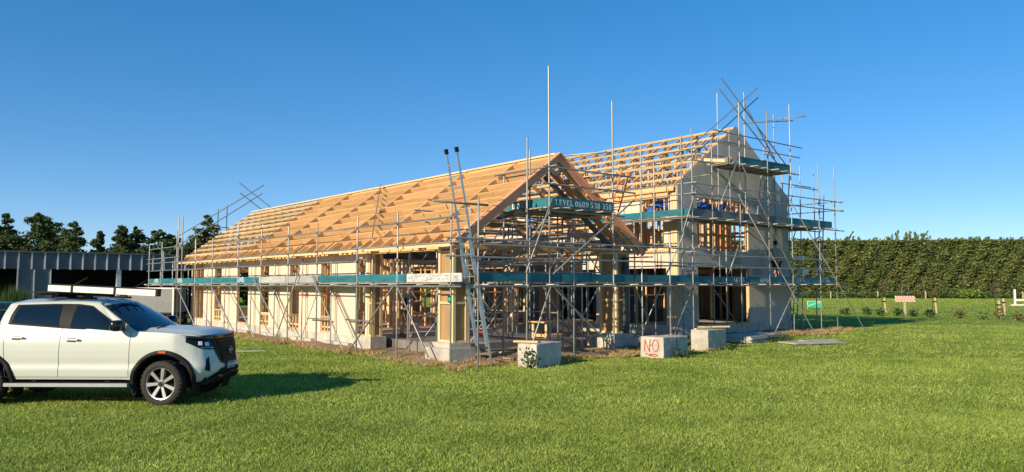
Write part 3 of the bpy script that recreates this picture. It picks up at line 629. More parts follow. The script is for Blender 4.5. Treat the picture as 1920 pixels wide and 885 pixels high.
for z, a, b, nm in ((2.05, -.1, 5.8, 'ledger'), (2.051, 5.5, 9.3, 'ledger'), (2.78, -.2, 9.9, 'guard_rail'), (3.24, -.7, 9.4, 'guard_rail'), (3.1, .1, 5.2, 'guard_rail')):
    tube(SB, nm, (a, FB - .05, z), (b, FB - .05 + J(.02), z + J(.02)))
tube(SB, 'ledger', (-.1, -.35, 2.05), (9.2, -.35, 2.05))
for k in range(9): tube(SB, 'transom', (.15 + k * 1.12, FB - .25 - .1 * random.random(), 2.09), (.15 + k * 1.12, -.2, 2.09))
deck(SB, 's', FB + .0, 3, .85, 9.1, 2.118)
for a, b in ((.12, 2.95), (3.0, 4.1), (4.13, 5.95), (6.0, 9.1)): board(SB, (a, FB + .055, 2.165 + J(.006)), (b, FB + .055, 2.165), m_teal)
# porch interior lifts
for z in (2.04, 2.75, 3.3, 3.95):
    for t in (1.05, 2.6, 4.2): tube(SB, 'ledger', (1.0 + J(.2), t + .05, z + J(.03)), (6.0 + J(.3), t + .05, z + J(.03)))
    for s in (1.32, 2.72, 4.25, 5.72): tube(SB, 'transom', (s + .05, .7 + J(.2), z + .05), (s + .05, 4.6 + J(.2), z + .05))
for (a, b, t) in ((1.4, 2.7, 1.1), (2.8, 4.2, 2.65), (4.3, 5.6, 1.1), (1.4, 2.7, 4.25), (4.3, 5.7, 4.25)):
    tube(SB, 'brace', (a, t, .4), (b, t, 2.0), .02); tube(SB, 'brace', (b, t + .06, .4), (a, t + .06, 2.0), .02)
    tube(SB, 'brace', (a, t, 2.3), (b, t, 3.9), .02)
for (s, t, z0, z1) in ((2.0, .3, .0, 3.6), (3.3, 1.9, .1, 4.6), (4.7, 3.4, .1, 4.4), (6.2, 1.9, .1, 3.8), (7.0, 2.9, .05, 4.4), (1.9, 3.5, .1, 3.4), (5.0, .2, .0, 3.4), (3.6, 5.0, .4, 4.5), (6.9, 4.6, .1, 4.6)): post(SB, s, t, z1, z0)
for (s0, s1, t, z) in ((.9, 6.4, .35, 2.45), (.8, 5.2, .35, 3.55), (1.2, 7.4, 1.95, 3.62), (1.0, 7.2, 3.4, 4.35), (2.4, 9.4, 1.9, 2.4), (1.2, 6.4, 3.4, 1.15), (2.2, 7.2, 5.0, 3.7), (5.6, 9.9, .5, 3.42), (6.4, 9.8, 2.9, 3.9), (1.0, 6.2, 2.65, 4.62)): tube(SB, 'guard_rail', (s0, t, z + J(.03)), (s1, t + J(.05), z + J(.03)))
for (s, t0, t1, z) in ((2.0, -1.0, 3.8, 2.62), (3.35, -.9, 4.6, 3.45), (4.7, -.6, 4.8, 3.05), (6.25, -.8, 5.2, 3.5), (7.0, -.9, 5.0, 2.95), (7.95, -1.2, 3.6, 3.4)): tube(SB, 'transom', (s, t0, z), (s, t1, z))
for a, b in (((1.4, .4, .5), (3.2, .4, 2.0)), ((5.8, .4, .4), (4.2, .4, 2.0)), ((2.0, .4, 2.4), (3.4, .4, 3.9)), ((6.2, 2.0, .3), (7.6, 2.0, 2.0)), ((3.3, 2.0, 2.2), (4.8, 2.0, 4.3)), ((6.9, 3.0, 2.3), (5.6, 3.0, 4.1)), ((1.4, 3.5, .4), (2.8, 3.5, 1.9)), ((6.3, .6, 2.2), (7.9, .6, 3.8)), ((7.0, 1.0, 2.1), (7.05, 3.0, 4.2))): tube(SB, 'brace', a, b)
for k in range(5): box(SB, 'plank', (1.1 + .02 * k, 5.0 + .1 * k), (2.7 + k * .235, 2.92 + k * .235), (4.03, 4.07), m_plank)
# the tower under the peak
deck(SB, 's', FB + .02, 9, 2.45, 5.12, 4.19)
for t in (-1.0, -.1, .9): tube(SB, 'ledger', (2.2 + J(.1), t, 4.12), (5.6 + J(.1), t, 4.12))
for s in (2.6, 3.5, 4.3, 4.98): tube(SB, 'transom', (s, FB - .3, 4.165), (s, 1.35, 4.165), .02)
board(SB, (2.66, FB - .0, 4.24), (5.05, FB - .0, 4.24), m_teal, .26)
board(SB, (2.61, FB - .01, 4.24), (2.61, .1, 4.24), m_teal, .25); board(SB, (2.61, .13, 4.24), (2.61, 1.0, 4.24), m_teal, .25)
stencil(SB, 'LEVEL', (2.588, .62, 4.28), (0, -1, 0), .17); [stencil(SB, w_, (2.70 + k_ * .158, FB - .022, 4.27), (1, 0, 0), .166) for w_, k_ in (('LEVEL', 0), ('0800', 4.75), ('538', 8.6), ('358', 11.65))]
for z in (5.31, 4.84):
    tube(SB, 'guard_rail', (2.2, FB - .05, z), (5.95, FB - .05, z)); tube(SB, 'guard_rail', (2.55, FB - .25, z + .03), (2.55, 1.4, z + .03)); tube(SB, 'guard_rail', (4.97, FB - .2, z + .03), (4.97, 1.3, z + .03))
for a, b in (((1.60, FB - .06, 2.4), (2.55, FB - .06, 4.45)), ((2.55, FB - .08, 2.38), (5.85, FB - .08, 4.62)), ((2.55, FB - .06, 2.05), (5.1, FB - .06, .1)), ((1.62, FB - .06, .1), (2.5, FB - .06, 2.1)), ((8.0, -.2, .1), (6.2, -.9, 2.0)), ((7.4, FB, .1), (8.9, FB + .1, 2.05)), ((4.6, 1.1, 2.3), (5.6, 1.1, 4.3)), ((2.6, -1.0, 4.1), (2.65, 1.0, 2.3))):
    tube(SB, 'brace', a, b)
tube(SB, 'guard_rail', (-1.25, FB + .1, 4.13), (.45, FB + .1, 4.13), .03, m_plank)
for z in (3.25, 2.8): tube(SB, 'guard_rail', (-.9, FB + .05, z), (1.1, FB + .05, z))
post(SB, 4.4, 1.4, 6.2, 3.9); tube(SB, 'transom', (4.2, 1.4, 6.05), (5.2, FB, 6.05))

# --- C: round the two-storey gable
SC = scaffold('tall scaffold round the grey two-storey gable end, with three decks and crossed poles on top')
F1, F2 = 1.2, 2.2
front = [(11.78, 7.99), (13.02, 7.7), (14.83, 9.39), (16.85, 9.35), (18.63, 9.87), (20.87, 7.51), (22.29, 7.53)]
for s, z in front:
    post(SC, s, F1, z)
    for zz in (2.07, 2.75, 3.2, 4.6, 5.48, 5.88): coup(SC, s, F1 - .04, zz)
for s, z in ((14.82, 9.95), (15.63, 8.61), (16.72, 10.3), (18.99, 9.67), (20.75 + .3, 7.52), (22.29, 7.44), (19.6, 8.0)): post(SC, s, F2, z, 2.1 if s < 20.8 else -.02)
for s, t, z in ((11.55, 1.5, 7.7), (11.7, 2.95, 6.95), (11.7, 3.62, 7.62), (11.75, 5.4, 5.9), (11.7, 6.6, 6.2), (21.5, 4.4, 7.2), (22.3, 4.4, 7.4), (22.3, 6.6, 7.0), (21.6, 6.8, 6.5), (13.9, 1.25, 3.4), (21.75, 3.2, 6.1)): post(SC, s, t, z)
def rail(z, a, b, nm='guard_rail', t=F1 - .05, dz=0.): tube(SC, nm, (a, t, z), (b, t, z + dz))
for z, a, b, nm in ((2.05, 10.6, 16.2, 'ledger'), (2.052, 14.6, 23.1, 'ledger'), (3.2, 11.4, 21.9, 'guard_rail'), (2.76, 9.6, 21.9, 'guard_rail'), (4.56, 11.2, 23.0, 'ledger'), (5.88, 11.9, 22.9, 'guard_rail'), (5.48, 11.9, 23.0, 'guard_rail'), (6.84, 14.2, 19.2, 'ledger'), (8.05, 13.0, 19.5, 'guard_rail'), (7.6, 12.9, 19.3, 'guard_rail')): rail(z, a, b, nm)
for z, a, b in ((2.06, 11.6, 20.5), (4.57, 11.6, 22.8), (6.85, 14.4, 19.0)): rail(z, a, b, 'ledger', F2)
for s, zz in [(11.8 + k * 1.07, z) for k in range(10) for z in (2.09, 4.60)] + [(14.9 + k * .75, 6.88) for k in range(6)]: tube(SC, 'transom', (s, F1 - .2 - .15 * random.random(), zz), (s, F2 + .25, zz), .022)
deck(SC, 's', F1 + .02, 5, 11.6, 22.5, 2.12); deck(SC, 's', F1 + .02, 5, 11.7, 22.2, 4.63); deck(SC, 's', F1 + .02, 5, 14.5, 18.8, 6.905)
deck(SC, 't', 11.72, 4, 2.4, 7.3, 4.64); deck(SC, 't', 21.3, 5, 2.4, 7.0, 4.645); deck(SC, 's', F1 + .02, 3, 9.3, 11.6, 2.125)
for a, b, z, m, h in ((9.2, 11.8, 2.17, m_teal, .23), (11.85, 15.5, 2.17, m_teal, .23), (15.55, 19.3, 2.17, m_teal, .23), (19.35, 22.2, 2.17, m_teal, .23), (11.85, 15.2, 4.68, m_slate, .27), (15.25, 18.4, 4.68, m_slate, .27), (18.45, 22.1, 4.68, m_teal, .27), (14.85, 16.6, 6.95, m_teal, .28), (16.65, 18.7, 6.95, m_teal, .28)):
    board(SC, (a, F1 + .07, z + J(.008)), (b, F1 + .07, z + J(.008)), m, h)
board(SC, (11.70, 1.2, 4.69), (11.70, 3.5, 4.69), m_teal, .25); board(SC, (11.70, 3.53, 4.69), (11.70, 6.9, 4.69), m_teal, .25)
board(SC, (14.5, 1.3, 6.95), (14.5, 2.5, 6.95), m_plank, .22); board(SC, (14.46, 1.6, 6.98), (14.46, 2.62, 7.15), m_pale, .12, 'loose_plank')
board(SC, (22.15, 1.3, 4.69), (22.15, 4.4, 4.69), m_teal, .25)
for s in (14.4, 16.2, 18.9, 21.0): stencil(SC, 'LEVEL', (s, F1 + .048, 2.2), (1, 0, 0), .185)
for z in (5.88, 5.48): tube(SC, 'guard_rail', (11.65, .9, z), (11.65, 7.2, z)); tube(SC, 'guard_rail', (22.35, .8, z), (22.35, 6.9, z))
tube(SC, 'ledger', (11.68, .8, 4.58), (11.68, 7.0, 4.58)); tube(SC, 'guard_rail', (11.66, .8, 6.9), (11.66, 5.4, 6.8)); tube(SC, 'guard_rail', (11.66, 1.0, 3.3), (11.66, 5.4, 3.3))
for z in (3.43, 2.81): tube(SC, 'transom', (10.9, .75, z), (13.1, F1 - .1, z))
for a, b in ((11.5, 7.1), (12.9, 6.3), (13.0, 7.45)): tube(SC, 'transom', (a, F1, b), (a + .05, F2 + .3, b))
tube(SC, 'guard_rail', (12.3, F2, 7.35), (15.2, F2, 7.35)); tube(SC, 'guard_rail', (14.7, F2, 8.0), (16.8, F2, 8.0))
tube(SC, 'guard_rail', (11.7, F1, 6.75), (13.2, F1, 6.75))
for z, a, b in ((6.62, 19.5, 22.0), (6.55, 20.6, 22.6), (4.15, 20.2, 22.4)): tube(SC, 'transom', (a, F2, z), (b, F2, z))
tube(SC, 'transom', (18.4, 2.2, 9.3), (18.9, .6, 9.3)); tube(SC, 'transom', (16.6, F2, 8.95), (18.9, F1, 9.2))
for k in range(3): tube(SC, 'transom', (21.3, 3.0 + k * 1.6, 3.35), (22.6, 3.0 + k * 1.6, 3.35)); tube(SC, 'transom', (21.3, 3.0 + k * 1.6, 2.8), (22.6, 3.0 + k * 1.6, 2.8))
for a, b in (((11.9, F1 + .05, 7.33), (16.33, F1 + .05, 10.25)), ((12.0, F1 + .1, 6.95), (16.41, F1 + .1, 9.85)), ((13.85, F1 + .12, 10.27), (18.5, F1 + .12, 7.2)), ((13.77, F1 + .16, 9.83), (17.9, F1 + .16, 7.2)), ((15.3, F1 + .02, 9.4), (17.4, F1 + .02, 7.4)),
             ((14.53, F1 - .1, 5.68), (17.14, -.65, .0)), ((18.33, F1 - .1, 5.7), (20.94, -.8, .0)), ((12.05, F1 - .06, 5.85), (11.25, 1.25, 4.0)), ((11.6, F1 - .06, 4.6), (10.0, 2.3, .1)), ((14.83, F1 - .07, 6.95), (18.66, F1 - .07, 2.4)), ((14.57, F1 - .06, 6.9), (13.43, F1 - .06, 5.2)), ((18.77, F1 - .06, 2.05), (17.03, F1 - .06, .1)), ((13.9, F1 - .06, 2.5), (14.6, F1 - .06, 3.6)),
             ((13.4, F2, .5), (11.8, F2, 2.0)), ((15.8, F1 + .9, .5), (14.2, F1 + .9, 2.0)), ((19.2, F2, 2.2), (20.6, F2, 4.5)), ((21.6, 2.3, .1), (22.2, 4.4, 2.0)), ((20.9, 3.2, 2.0), (20.4, 2.4, .1)), ((19.2, F1 + .4, 6.9), (18.9, F1 + .4, 4.7))):
    tube(SC, 'brace', a, b)
for s, z in ((21.0, 3.2), (21.3, 2.55)): box(SC, 'loose_plank', (s, s + .5), (2.3, 2.55), (z, z + .2), m_canvas)

# ------------------------------------------------------------------ ladders
def ladder(label, a, b, w, wd, mt, step=.3, r=(.026, .05), feet=None, mids=None, red=()):
    """a,b: foot and head centres in house coordinates; wd: rail spacing direction"""
    a = Vector(house_w(*a)); b = Vector(house_w(*b)); T = thing('ladder', label, 'ladder', a)
    d = b - a; L = d.length; X = d / L; W_ = Vector((math.cos(wd), math.sin(wd), 0)); Nn = X.cross(W_)
    for sg in (-1, 1):
        beam(T, 'rail', W_ * sg * w / 2, d + W_ * sg * w / 2, r[0], r[1], mt, Nn)
        if feet: f_ = beam(T, 'foot', W_ * sg * w / 2 - X * .05, W_ * sg * w / 2 + X * .03, .05, .1, m_black, Nn)
        if feet: beam(T, 'rail_cap', d + W_ * sg * w / 2 - X * .07, d + W_ * sg * w / 2 + X * .06, .06, .09, m_black, Nn)
        if mids: beam(T, 'fly_rail', X * mids[0] + Nn * .06 + W_ * sg * (w / 2 - .015), X * mids[1] + Nn * .06 + W_ * sg * (w / 2 - .015), r[0], r[1], mt, Nn)
    n = int(L / step)
    for k in range(1, n): beam(T, 'rung', X * k * step - W_ * w / 2, X * k * step + W_ * w / 2, .032, .032, m_red if k in red else mt, Nn)
    return T
ladder('tall aluminium extension ladder leaning on the front corner scaffold', (.62, -.72, .02), (-.39, -.55, 5.52), .46, TH + math.pi / 2, m_alu, .29, feet=True, mids=(.5, 3.4), red=(3, 15))
ladder('orange ladder leaning up behind the right slope of the porch gable', (8.0, 2.6, 2.15), (8.13, 1.2, 6.0), .40, TH, m_oladder, .30, r=(.025, .055))
ladder('slim roof ladder lying diagonally up the long roof slope', (.15, 4.45, 3.55), (3.40, 9.65, 5.98), .16, TH + R(58), m_clamp, .45, r=(.015, .02))
ladder('access ladder from the second to the third deck at the right gable', (17.9, 2.35, 4.7), (18.9, 2.5, 8.3), .36, TH, m_galv, .3, r=(.03, .045))
ladder('access ladder at the far right end of the scaffold, between its lower decks', (21.85, 1.75, 2.2), (22.45, 1.9, 6.3), .36, TH, m_galv, .3, r=(.03, .045))
ladder('ground ladder at the far right end of the scaffold, foot on the grass', (21.2, 2.7, .05), (21.9, 2.9, 2.9), .36, TH, m_galv, .3, r=(.03, .045))

# blue tarpaulins and work bench in the house
def cloth(name, label, c, sx, sy, mt, amp=.12):
    n = 18; v = []; f = []
    for i in range(n + 1):
        for j in range(n + 1):
            x = (i / n - .5) * sx; y = (j / n - .5) * sy
            v.append((x, y, amp * (math.sin(x * 5 + y * 3) + .6 * math.sin(y * 7 - x * 4) + .5 * math.sin(x * 11 + y * 9))))
    for i in range(n):
        for j in range(n): k = i * (n + 1) + j; f.append((k, k + n + 1, k + n + 2, k + 1))
    o = obj(name, mesh(name, v, f, mt, True)); o.location = house_w(*c); o.rotation_euler = (0, 0, TH); m = o.modifiers.new('thick', 'SOLIDIFY'); m.thickness = .012
    return tag(o, label, 'tarpaulin')
cloth('tarpaulin', 'crumpled blue tarpaulin behind the second deck, inside the upper storey', (14.6, 3.6, 5.32), 3.6, 1.4, m_tarp, .16)
cloth('tarpaulin', 'small blue tarpaulin under the phone number scaffold tower', (3.2, 2.4, 4.22), 1.2, .8, m_tarp, .06)
WB = thing('work_bench', 'rough timber work bench standing on the dirt under the porch gable', 'bench', house_w(6.0, 2.2), TH)
for k in range(4): box(WB, 'board', (-1.1, 1.1), (-.4 + k * .2, -.21 + k * .2), (.86, .90), m_pine)
for x in (-.95, .95):
    for y in (-.32, .32): beam(WB, 'leg', (x, y, .05), (x, y, .86), .09, .045, m_pale, (1, 0, 0))
    beam(WB, 'crossbar', (x, -.3, .45), (x, .3, .45), .045, .09, m_pine)

# ------------------------------------------------------------------ concrete blocks and sheets
def rough_block(bm, x, y, z, amp=.012):
    r = bmesh.ops.create_cube(bm, size=1); bmesh.ops.scale(bm, vec=(x, y, z), verts=r['verts']); bmesh.ops.translate(bm, vec=(0, 0, z / 2), verts=r['verts'])
    bmesh.ops.bevel(bm, geom=bm.edges[:], offset=.025, segments=2, profile=.6, affect='EDGES')
    bmesh.ops.subdivide_edges(bm, edges=[e for e in bm.edges if e.calc_length() > .2], cuts=5, use_grid_fill=True)
    for v in bm.verts: v.co += Vector((random.uniform(-1, 1), random.uniform(-1, 1), random.uniform(-1, 1))) * amp * .5
def cblock(label, near, ang, L, W_, h, loops=1):
    """near: ground position of the near corner; long axis at ang"""
    ax = Vector((math.cos(ang), math.sin(ang), 0)); wx = Vector((-math.sin(ang), math.cos(ang), 0))
    c = Vector((*near, 0)) + ax * L / 2 + wx * W_ / 2
    T = thing('concrete_block', label, 'concrete block', c, ang, 'cast concrete blocks on the grass')
    bm = bmesh.new(); rough_block(bm, L, W_, h); me = bpy.data.meshes.new('block_body'); bm.to_mesh(me); bm.free(); me.materials.append(m_conc); obj('block_body', me, T)
    for k in range(loops):
        x = -L * .2 + k * .35; pts = [Vector((x, 0, h - .01))] + [Vector((x + .11 - .11 * math.cos(q), .02 * k, h + .10 * math.sin(q))) for q in np.linspace(.2, math.pi - .2, 6)] + [Vector((x + .22, 0, h - .01))]
        v = []; f = []
        for i, q in enumerate(pts):
            for a in range(5): v.append(tuple(q + Vector((0, math.cos(a * 1.257), math.sin(a * 1.257))) * .009))
        for i in range(len(pts) - 1):
            for a in range(5): f.append((i * 5 + a, i * 5 + (a + 1) % 5, i * 5 + 5 + (a + 1) % 5, i * 5 + 5 + a))
        obj('lifting_loop', mesh('lifting_loop', v, f, m_boot, True), T)
    return T
B1 = cblock('concrete block right of the ladder, with a short board on top', (.62, 19.45), R(56), 1.2, .58, .60, 0)
o = box(None, 'timber_offcut', (-.33, .33), (-.12, .12), (.0, .045), m_pale); o.location = (.38, 20.0, .635); o.rotation_euler = (0, 0, R(-20)); tag(o, 'short timber offcut lying on the concrete block by the ladder', 'board')
B2 = cblock('concrete block with the word NO painted in red', (4.27, 21.95), R(46), .68, .78, .60, 1)
B3 = cblock('concrete block standing directly behind the red lettered block', (4.27 + .7 * math.cos(R(46)), 21.95 + .7 * math.sin(R(46))), R(46), .60, .76, .59, 2)
B4 = cblock('concrete block beside the flat sheet stack, boards and rusty loops on it', (6.15, 24.4), R(46), 1.15, .62, .66, 2)
for k, (dx, r_) in enumerate(((-.1, 40), (.2, 12))):
    o = box(None, 'timber_batten', (-.55, .55), (-.045, .045), (0, .045), m_pale); o.location = (6.35 + dx, 25.1 + .15 * k, .675 + .05 * k); o.rotation_euler = (0, 0, R(r_)); tag(o, ('pale batten lying along the top of the sheet stack block', 'upper pale batten crossing another on the sheet stack block')[k], 'batten')
# NO, brushed on by hand: on the end face (local -X)
def brush(parent, strokes, w, x):
    v = []; f = []
    for st in strokes:
        pts = [Vector((x, -p[0], p[1])) for p in st]; k0 = len(v)
        for i, q in enumerate(pts):
            d = (pts[min(i + 1, len(pts) - 1)] - pts[max(i - 1, 0)]).normalized(); nrm = Vector((0, -d.z, d.y)) * w * random.uniform(.38, .62); v += [tuple(q + nrm), tuple(q - nrm)]
        for i in range(len(pts) - 1): k = k0 + 2 * i; f.append((k, k + 1, k + 3, k + 2))
    return obj('painted_word', mesh('painted_word', v, f, m_red), parent)
ov = [(.13 + .10 * math.cos(q), .36 + .165 * math.sin(q)) for q in np.linspace(1.9, 1.9 + 6.5, 22)]
brush(B2, [[(-.24, .17), (-.235, .3), (-.225, .51)], [(-.225, .51), (-.16, .36), (-.07, .18)], [(-.07, .18), (-.065, .35), (-.05, .53)], ov, [(-.10, .36), (-.04, .35), (.0, .37)], [(-.22, .12), (-.05, .10), (.10, .115), (.2, .09)], [(-.1, .075), (.08, .06), (.2, .075)]], .022, -.353)
def sheet_stack(name, label, c, ang, L, W_, n, th, mt):
    T = thing(name, label, 'sheet stack', c, ang)
    for k in range(n):
        a, b = random.uniform(-.04, .04), random.uniform(-.04, .04); box(T, 'sheet', (-L / 2 + a, L / 2 + a), (-W_ / 2 + b, W_ / 2 + b), (.04 + k * (th + .004), .04 + k * (th + .004) + th), mt)
    return T
sheet_stack('sheet_stack', 'low stack of pale concrete panels on the grass beside the house', (8.95, 28.85, 0), R(46), 2.9, 1.3, 4, .05, m_conc)
sheet_stack('sheet_stack', 'thin sheets lying flat on the grass in front of the right gable', (10.6, 27.4, 0), R(17), 2.1, 1.0, 2, .016, m_conc)
o = box(None, 'board', (-.8, .8), (-.15, .15), (0, .03), m_gboard); o.location = (11.0, 27.9, .10); o.rotation_euler = (0, 0, R(22)); tag(o, 'grey board lying across the thin flat sheets on the grass', 'board')
# rubble and planks on the dirt
for k, (s, t, a, L) in enumerate(((2.2, -.2, 20, 1.6), (3.1, .2, -15, 2.0), (1.6, -.55, 70, .9), (4.6, .6, 10, 2.4), (9.8, .6, 40, 1.8), (3.2, 1.2, 5, 2.2))):
    o = box(None, 'loose_plank', (-L / 2, L / 2), (-.11, .11), (0, .04), m_plank); o.location = house_w(s, t, .10 + .012 * k); o.rotation_euler = (R(3), R(2), TH + R(a))
    tag(o, ('grey plank on the dirt just right of the ladder foot', 'long grey plank on the dirt behind the concrete block by the ladder', 'short plank crossing the dirt at the ladder foot', 'weathered plank on the dirt in the middle of the porch', 'plank on the dirt behind the red lettered block', 'plank on the dirt at the porch slab edge')[k], 'plank')
pts = []
sb = bmesh.new()
for k in range(90):
    s = random.uniform(-.2, 9); t = random.uniform(-.7, 1.6); q = bmesh.ops.create_icosphere(sb, subdivisions=1, radius=random.uniform(.03, .11)); p = house_w(s, t, .08)
    for v in q['verts']: v.co = Vector((v.co.x * random.uniform(.8, 1.3), v.co.y, v.co.z * .6)) + Vector(p)
me = bpy.data.meshes.new('rubble'); sb.to_mesh(me); sb.free(); me.materials.append(m_conc); tag(obj('rubble', me), 'broken stones and rubble on the dirt in front of the porch', 'rubble', kind='stuff')

# ------------------------------------------------------------------ pickup
def interp(x, xs, ys): return float(np.interp(x, xs, ys))
PLx = [(.93, 0), (.927, .2), (.915, .4), (.885, .57), (.80, .735), (.66, .845), (.45, .90), (.2, .92), (-.2, .925), (-2.6, .925), (-3.6, .92), (-4.2, .905), (-4.33, .85), (-4.35, .0)]
pl = []
for i in range(len(PLx) - 1):
    p0, p1, p2, p3 = [Vector(PLx[max(0, min(len(PLx) - 1, j))]) for j in (i - 1, i, i + 1, i + 2)]
    if i == 0: p0 = Vector((.927, -.2))
    for k in range(10):
        t = k / 10; m1 = (p2 - p0) / 2; m2 = (p3 - p1) / 2; L_ = (p2 - p1).length
        if (p2 - p0).length > 3 * L_: m1 = (p2 - p1)
        if (p3 - p1).length > 3 * L_: m2 = (p2 - p1)
        pl.append(tuple((2 * t ** 3 - 3 * t ** 2 + 1) * p1 + (t ** 3 - 2 * t ** 2 + t) * m1 + (-2 * t ** 3 + 3 * t ** 2) * p2 + (t ** 3 - t ** 2) * m2))
pl.append(PLx[-1]); pl = np.array(pl); pu = np.concatenate([[0], np.cumsum(np.hypot(*np.diff(pl, axis=0).T))])
def plan(u):
    x = np.interp(u, pu, pl[:, 0]); y = np.interp(u, pu, pl[:, 1]); e = .02
    dx = np.interp(u + e, pu, pl[:, 0]) - np.interp(max(u - e, 0), pu, pl[:, 0]); dy = np.interp(u + e, pu, pl[:, 1]) - np.interp(max(u - e, 0), pu, pl[:, 1])
    l = math.hypot(dx, dy) or 1; return x, y, -dy / l * -1, dx / l * -1      # outward normal
def ux(x): return float(np.interp(-x, -pl[:, 0], pu))
def ztop(x): return interp(x, [-4.4, -2.85, -2.6, -1.5, -.9, -.45, 0, .5, .8, .95], [1.36, 1.38, 1.43, 1.345, 1.29, 1.272, 1.258, 1.222, 1.18, 1.15])
def din(z, x):
    front = max(0., min(1., (x - .3) / .4))
    side = interp(z, [.3, .42, .5, .62, .72, .82, .95, 1.08, 1.18, 1.3, 1.45], [.09, .055, .025, .004, .022, .004, -.004, .0, .018, .05, .08])
    fr = interp(z, [.3, .4, .55, .66, .8, .95, 1.05, 1.15], [.16, .09, .0, .0, .045, .075, .10, .13])
    return side * (1 - front) + fr * front
def car(u, z, off=0., sg=-1):
    x, y, nx, ny = plan(u); d = -din(z, x) + off
    return (x + nx * d, sg * (y + ny * d), z)
CAR = thing('pickup_truck', 'white double cab pickup truck with black grille parked on the lawn', 'pickup truck', (-6.15, 13.5 + .925, 0), R(-1.2))
def gridmesh(name, rows, mt, parent, smooth=True, flip=False):
    n, m = len(rows), len(rows[0]); v = [p for r in rows for p in r]
    f = [(i * m + j, i * m + j + 1, (i + 1) * m + j + 1, (i + 1) * m + j) for i in range(n - 1) for j in range(m - 1)]
    if flip: f = [tuple(reversed(q)) for q in f]
    return obj(name, mesh(name, v, f, mt, smooth), parent)
def recalc(o):
    bm = bmesh.new(); bm.from_mesh(o.data); bmesh.ops.remove_doubles(bm, verts=bm.verts, dist=.0004); bmesh.ops.recalc_face_normals(bm, faces=bm.faces); bm.to_mesh(o.data); bm.free(); return o
WC = ((.11, .385), (-3.06, .385)); AR = .50
us_ = np.arange(0, pu[-1] + .001, .0333)
v = []; f = []; nz_ = 30
def zbot(x): return interp(x, [-4.4, -3.7, -2.7, -.6, .35, .7, .93], [.55, .5, .45, .45, .40, .37, .40])
for sg in (-1, 1):
    k0 = len(v)
    for u in us_:
        x = plan(u)[0]; zb, zt = zbot(x), ztop(x)
        for j in range(nz_ + 1): v.append(car(u, zb + (zt - zb) * j / nz_, 0, sg))
    for i in range(len(us_) - 1):
        for j in range(nz_):
            q = [k0 + i * (nz_ + 1) + j, k0 + (i + 1) * (nz_ + 1) + j, k0 + (i + 1) * (nz_ + 1) + j + 1, k0 + i * (nz_ + 1) + j + 1]
            cx = sum(v[a][0] for a in q) / 4; cy = abs(sum(v[a][1] for a in q) / 4); cz = sum(v[a][2] for a in q) / 4
            if cy > .6 and any(math.hypot(cx - a, cz - b) < AR + .03 for a, b in WC): continue
            f.append(tuple(q))
# bonnet grid: joins the skirt top from the cowl to the nose
def xfront(y): return float(np.interp(abs(y), pl[:60, 1], pl[:60, 0]))
def bonnet(w, q):
    y = w * .875; yy = abs(y); xf_ = min(xfront(min(yy + .02, .9)), .93) - .09; x0 = -.44; x = x0 + (xf_ - x0) * q
    edge = ztop(x) + .006; side = max(0, 1 - abs(w) ** 6)
    cr = .075 * (1 - w * w) * min(1, (1 - q) * 6) * side
    bul = .012 * math.exp(-((abs(w) - .62) / .08) ** 2) * min(1, (1 - q) * 4)
    return (x, y, edge + cr + bul - .02 * max(0, (q - .93) / .07) ** 2)
k0 = len(v); nb, nq = 28, 26
for i in range(nb + 1):
    for j in range(nq + 1): v.append(bonnet(-1 + 2 * i / nb, j / nq))
for i in range(nb):
    for j in range(nq): a = k0 + i * (nq + 1) + j; f.append((a, a + 1, a + nq + 2, a + nq + 1))
# lips closing the gap between skirt top and bonnet / cab
def lip(fn, us):
    k = len(v)
    for u in us:
        x = plan(u)[0]
        for p in (fn(u, -1), fn(u, 1)): pass
    return k
# cab rings
XF, XR, YW = (-.37, -1.12), (-2.88, -2.82), (.868, .665)
def zroof(x): return interp(x, [-2.86, -2.75, -2.4, -1.9, -1.5, -1.2, -1.08, -.38], [1.735, 1.755, 1.775, 1.785, 1.785, 1.77, 1.74, 1.34])
def zbelt(x): return interp(x, [-2.9, -2.6, -1.5, -.9, -.45, -.3], [1.40, 1.43, 1.345, 1.29, 1.262, 1.27])
def halfw(l): return YW[0] + (YW[1] - YW[0]) * l - .0 + .03 * math.sin(math.pi * l)
def cabring(l, a):
    """a in 0..1 round half ring from front centre to rear centre"""
    xf_ = XF[0] + (XF[1] - XF[0]) * l; xr = XR[0] + (XR[1] - XR[0]) * l; w = halfw(l); bow = .17 - .05 * l; rc = .10
    # front (bowed), side, rear
    if a < .3:
        t = a / .3; y = w * math.sin(t * math.pi / 2) ** .92; x = xf_ + bow * (1 - (y / w) ** 2.2)
    elif a < .8:
        t = (a - .3) / .5; y = w - .012 * math.sin(math.pi * t) * 0; x = xf_ + (xr + .12 - xf_) * t
    else:
        t = (a - .8) / .2; q = t * math.pi / 2; y = w * math.cos(q) ** .35 if t < .999 else 0; x = xr + .12 * (1 - math.sin(q) ** .7)
    zb = zbelt(x); zr = zroof(x); 
    if a < .3: zr = 1.735 + .045 * (1 - (y / w) ** 2); zb = zbelt(-.38) + .05 * (1 - (y / w) ** 2)
    return (x, y, zb + (zr - zb) * l)
def cabside(x, z, off=.0):
    l = max(0, min(1, (z - zbelt(x)) / (zroof(x) - zbelt(x)))); return (x, -(halfw(l) + off), z)
na, nl = 90, 14
